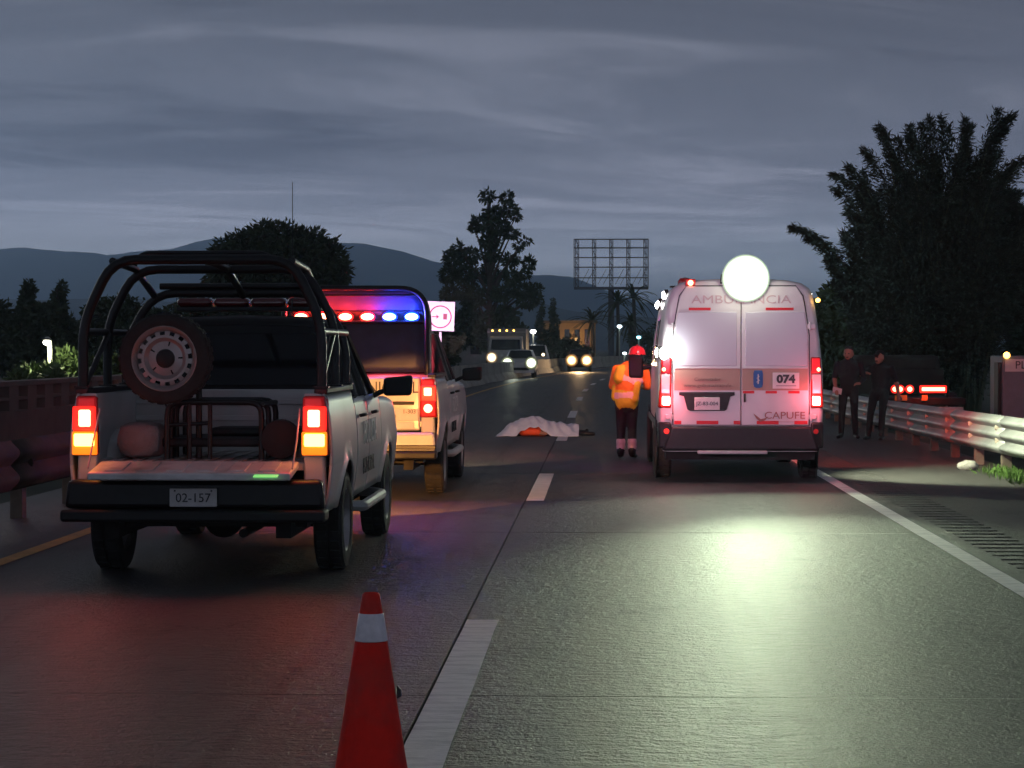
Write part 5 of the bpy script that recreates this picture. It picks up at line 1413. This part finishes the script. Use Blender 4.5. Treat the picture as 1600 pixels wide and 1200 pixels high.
# ================================================================== FAR TRAFFIC AND BUILDINGS
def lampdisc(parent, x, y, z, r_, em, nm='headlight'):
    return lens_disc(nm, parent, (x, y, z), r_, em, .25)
E_headw = emit_glare('headlight_warm', (1, .84, .55), (.8, .45, .18), 40, 3.2, .12); E_headg = emit_glare('headlight_green_white', (.92, 1, .80), (.6, .65, .3), 40, 3.2, .12); E_heado = emit_glare('headlight_amber', (1, .68, .28), (.9, .35, .08), 34, 3.0, .2)  # for discs larger than real headlamps; the fading rims paint in glare
def far_car(loc, label, bodymat, em, w_=.82, h_=1.45, spread=.60, zl=.68, r_=.15, cat='car', tall=False):
    T = tag(empty('oncoming_car', loc), label, cat, 'oncoming vehicles with headlights on')
    rows = []
    prof_ = [(0, .55, .95), (.05, .80, 1.0), (.9, .92, 1.0), (1.3, 1.0, 1.0), (1.9, h_, .82), (3.1, h_+.02, .82), (3.8, 1.05, .96), (4.2, .9, .95)]
    s = MB()
    for y, zt_, k in prof_:
        rows.append([(-w_*.92, y, .28), (-w_, y, .5), (-w_*(.98 if zt_ < 1.02 else .97), y, min(zt_, .95)), (-w_*k*.9, y, zt_), (0, y, zt_+.03), (w_*k*.9, y, zt_), (w_*(.98), y, min(zt_, .95)), (w_, y, .5), (w_*.92, y, .28)])
    s.grid(rows); s.f.append(list(range(9))); s.mi.append(0); s.build('body', bodymat, T, smooth=40)
    s = MB(); s.hexa([(-w_*.80, 1.22, 1.06), (w_*.80, 1.22, 1.06), (w_*.80, 1.30, 1.04), (-w_*.80, 1.30, 1.04)], [(-w_*.66, 1.78, h_), (w_*.66, 1.78, h_), (w_*.66, 1.86, h_-.02), (-w_*.66, 1.86, h_-.02)]); s.build('windscreen', M_glass, T)
    for sg in (-1, 1):
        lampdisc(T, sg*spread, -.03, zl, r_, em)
        for y in (.75, 3.3): wheel(T, (sg*(w_-.12), y, .31), sg > 0, WS)
    s = MB(); s.box(-w_*.6, w_*.6, -.02, .02, .42, .56); s.build('grille', M_plastic, T)
    return T
p = P(905, 563, 150)
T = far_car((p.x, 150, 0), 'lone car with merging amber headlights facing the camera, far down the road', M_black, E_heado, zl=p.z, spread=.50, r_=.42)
lamp('headlight_beam', 'SPOT', (0, -.4, .7), 2500, (1, .62, .3), T, aim=(1.5, -40, 0), size=.3, angle=50, blend=.9)
p = P(795, 566, 118)
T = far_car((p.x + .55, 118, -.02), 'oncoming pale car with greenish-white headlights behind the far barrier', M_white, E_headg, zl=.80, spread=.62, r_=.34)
lamp('headlight_beam', 'SPOT', (-.5, -.4, .85), 1400, (.9, 1, .75), T, aim=(4, -50, 0), size=.2, angle=50, blend=.9)
p = P(790, 556, 134)
T = tag(empty('oncoming_truck', (p.x, 134, -.02)), 'oncoming tall truck with warm headlights and amber lamps along its roof', 'truck', 'oncoming vehicles with headlights on')
s = MB(); s.box(-1.15, 1.15, 1.6, 7.5, .6, 2.75); s.build('cargo_box', mat('truck_grey', (.18, .17, .16), .7), T, bevel=.05)
rows = []
for y, zt_ in ((0, 1.3), (.05, 1.45), (.3, 2.15), (.6, 2.25), (1.5, 2.28)): rows.append([(-1.0, y, .45), (-1.05, y, 1.2), (-.95, y, zt_), (.95, y, zt_), (1.05, y, 1.2), (1.0, y, .45)])
s = MB(); s.grid(rows); s.f.append(list(range(6))); s.mi.append(0); s.build('cab', mat('truck_cab', (.35, .33, .30), .5), T, smooth=40)
s = MB(); s.hexa([(-.88, .045, 1.48), (.88, .045, 1.48), (.88, .07, 1.48), (-.88, .07, 1.48)], [(-.82, .26, 2.08), (.82, .26, 2.08), (.82, .30, 2.08), (-.82, .30, 2.08)]); s.build('windscreen', M_glass, T)
for sg in (-1, 1):
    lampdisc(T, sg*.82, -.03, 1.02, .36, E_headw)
    for y in (.9, 5.6): wheel(T, (sg*.93, y, .345), sg > 0)
for x in (-.85, -.42, 0, .42): lampdisc(T, x, 1.57, 2.62, .055, E_amber, 'roof_lamp')
s = MB(); s.box(-1.15, 1.15, 1.5, 1.58, 2.50, 2.56); s.build('visor', M_rim, T)
lamp('headlight_beam', 'SPOT', (0, -.4, 1.0), 1200, (1, .85, .6), T, aim=(6, -50, 0), size=.3, angle=50, blend=.9)
p = P(822, 553, 140)
T = far_car((p.x + .35, 146, -.02), 'white van body glowing in the lights behind the oncoming pale car', M_white, E_headw, w_=.9, h_=1.75, spread=.55, zl=1.15, r_=.14, cat='van')
# dim building
Y = 250; p = P(885, 560, Y)
BL = tag(empty('building', (p.x, Y, 0)), 'dim ochre two-storey building with tall window bays below the palms', 'building')
M_och = mat('ochre_plaster', (.34, .24, .13), .9, 0, .15, .8)
k = Y/F
s = MB(); s.box(-3.2, 3.2, 0, 6, -.3, (544-505)*k + 1.55); s.build('wall', M_och, BL)
for i in range(5):
    s = MB(); s.box(-2.4 + i*1.1, -1.85 + i*1.1, -.06, .05, 1.7, 3.6); wo = s.build('window', M_glass, BL)
    s = MB(); s.box(-2.5 + i*1.1, -1.75 + i*1.1, -.12, -.0, 1.55, 1.68); s.build('sill', M_och, wo)
s = MB(); s.box(-3.4, 3.4, -.25, 6.2, (544-505)*k + 1.55, (544-505)*k + 1.85); s.build('roof', mat('roof_slab', (.2, .15, .1), .9), BL)
lamp('wall_light', 'POINT', (1.0, -2.0, 2.6), 130, (1, .55, .2), BL, size=.2)
p = P(800, 545, 260)
B2 = tag(empty('building', (p.x - 3, 200, 0)), 'low dark grey building behind the oncoming truck', 'building')
s = MB(); s.box(-3, 3.5, 0, 6, -.3, 3.0); s.build('wall', mat('grey_plaster', (.22, .20, .18), .9, 0, .15, .8), B2); s = MB(); s.box(-3.2, 3.7, -.3, 6.2, 3.0, 3.2); s.build('roof', MATS['roof_slab'], B2)
for i in range(3):
    s = MB(); s.box(-2.3 + i*2, -1.3 + i*2, -.05, .05, 1.0, 2.2); s.build('window', M_glass, B2)
# vehicles on the side road beyond the right rail
p = P(1435, 608, 46)
T = tag(empty('parked_truck', (p.x, 46, -.05)), 'dark flatbed truck with a red light strip, behind the right guardrail beside the leaning person', 'truck')
s = MB(); s.box(-.95, .95, 0, 3.0, .45, .60); s.box(-.95, .95, 2.95, 3.0, .6, 1.15); s.build('flatbed', M_under, T, bevel=.02)
s = MB(); s.box(-.9, .9, 3.1, 4.7, .5, 1.45); s.build('cab', M_under, T, bevel=.12)
s = MB(); s.box(-.75, .75, 3.08, 3.1, 1.0, 1.34); s.build('rear_window', M_under, T)
for sg in (-1, 1): wheel(T, (sg*.78, .8, .345), sg > 0); wheel(T, (sg*.78, 3.9, .345), sg > 0)
zl = p.z + .05
for px in (1398, 1406, 1421):
    q = P(px, 607, 46); lampdisc(T, q.x - p.x, -.06, zl, .05, E_tailred, 'tail_lamp'); lampdisc(T, q.x - p.x, -.04, zl, .085, E_tailredrim, 'tail_lens')
q0 = P(1440, 607, 46).x - p.x; q1 = P(1476, 607, 46).x - p.x
s = MB(); s.box(q0-.04, q1+.04, -.03, .0, zl-.075, zl+.075); s.build('light_strip_lens', E_tailredrim, T, bevel=.02)
s = MB(); s.box(q0, q1, -.06, -.03, zl-.035, zl+.035); s.build('light_strip', E_tailred, T, bevel=.012)
for a_, c_ in ((1398, 1417), (1440, 1449)):
    s = MB(); s.box(P(a_, 620, 46).x - p.x, P(c_, 620, 46).x - p.x, -.04, .0, zl-.23, zl-.12); s.build('amber_reflector', mat('amber_reflector', (.7, .35, .04), .4), T)
s = MB(); s.box(-.9, .9, -.02, .02, .28, .42); s.build('rear_bar', M_steel, T, bevel=.01)
lamp('tail_glow', 'POINT', (.1, -.25, zl), 10, (1, .05, .04), T, size=.1)
p = P(1566, 650, 35)
T = tag(empty('box_trailer', (p.x + 1.0, 35, -.05)), 'grey box trailer with amber corner lamp, cut by the right picture edge', 'trailer')
zt_ = P(1566, 556, 35).z + .05
s = MB(); s.box(-1.0, 1.4, 0, 1.1, .5, zt_); s.build('box', mat('trailer_grey', (.16, .17, .20), .6), T, bevel=.02)
s = MB(); s.box(-.96, 1.36, -.015, 0, zt_-.24, zt_-.05); bo = s.build('banner', M_plate, T)
text('banner_lettering', 'PLAT', .17, (-.62, -.02, zt_-.145), '-y', M_ink, bo, .004)
lampdisc(T, -.94, -.03, zt_+.01, .05, E_amber, 'corner_lamp')
s = MB(); s.box(-1.06, -1.0, .05, .4, .25, zt_-.1); s.build('corner_post', M_plastic, T, bevel=.01)
for sg in (-1, 1): wheel(T, (sg*.85 + .2, .6, .345), sg > 0)

# ================================================================== AIR
HZ = bpy.data.materials.new('haze_air'); HZ.use_nodes = True
t = HZ.node_tree; t.nodes.clear(); o_ = t.nodes.new('ShaderNodeOutputMaterial'); pv = t.nodes.new('ShaderNodeVolumePrincipled')
pv.inputs['Color'].default_value = (.45, .68, 1.0, 1); pv.inputs['Density'].default_value = 0.00022; pv.inputs['Anisotropy'].default_value = 0.7
t.links.new(pv.outputs[0], o_.inputs['Volume'])
s = MB(); s.box(-9500, 9500, -400, 16500, -1.7, 300)
tag(s.build('haze', HZ, smooth=0), 'thin evening haze over the whole valley', 'haze', kind='stuff')
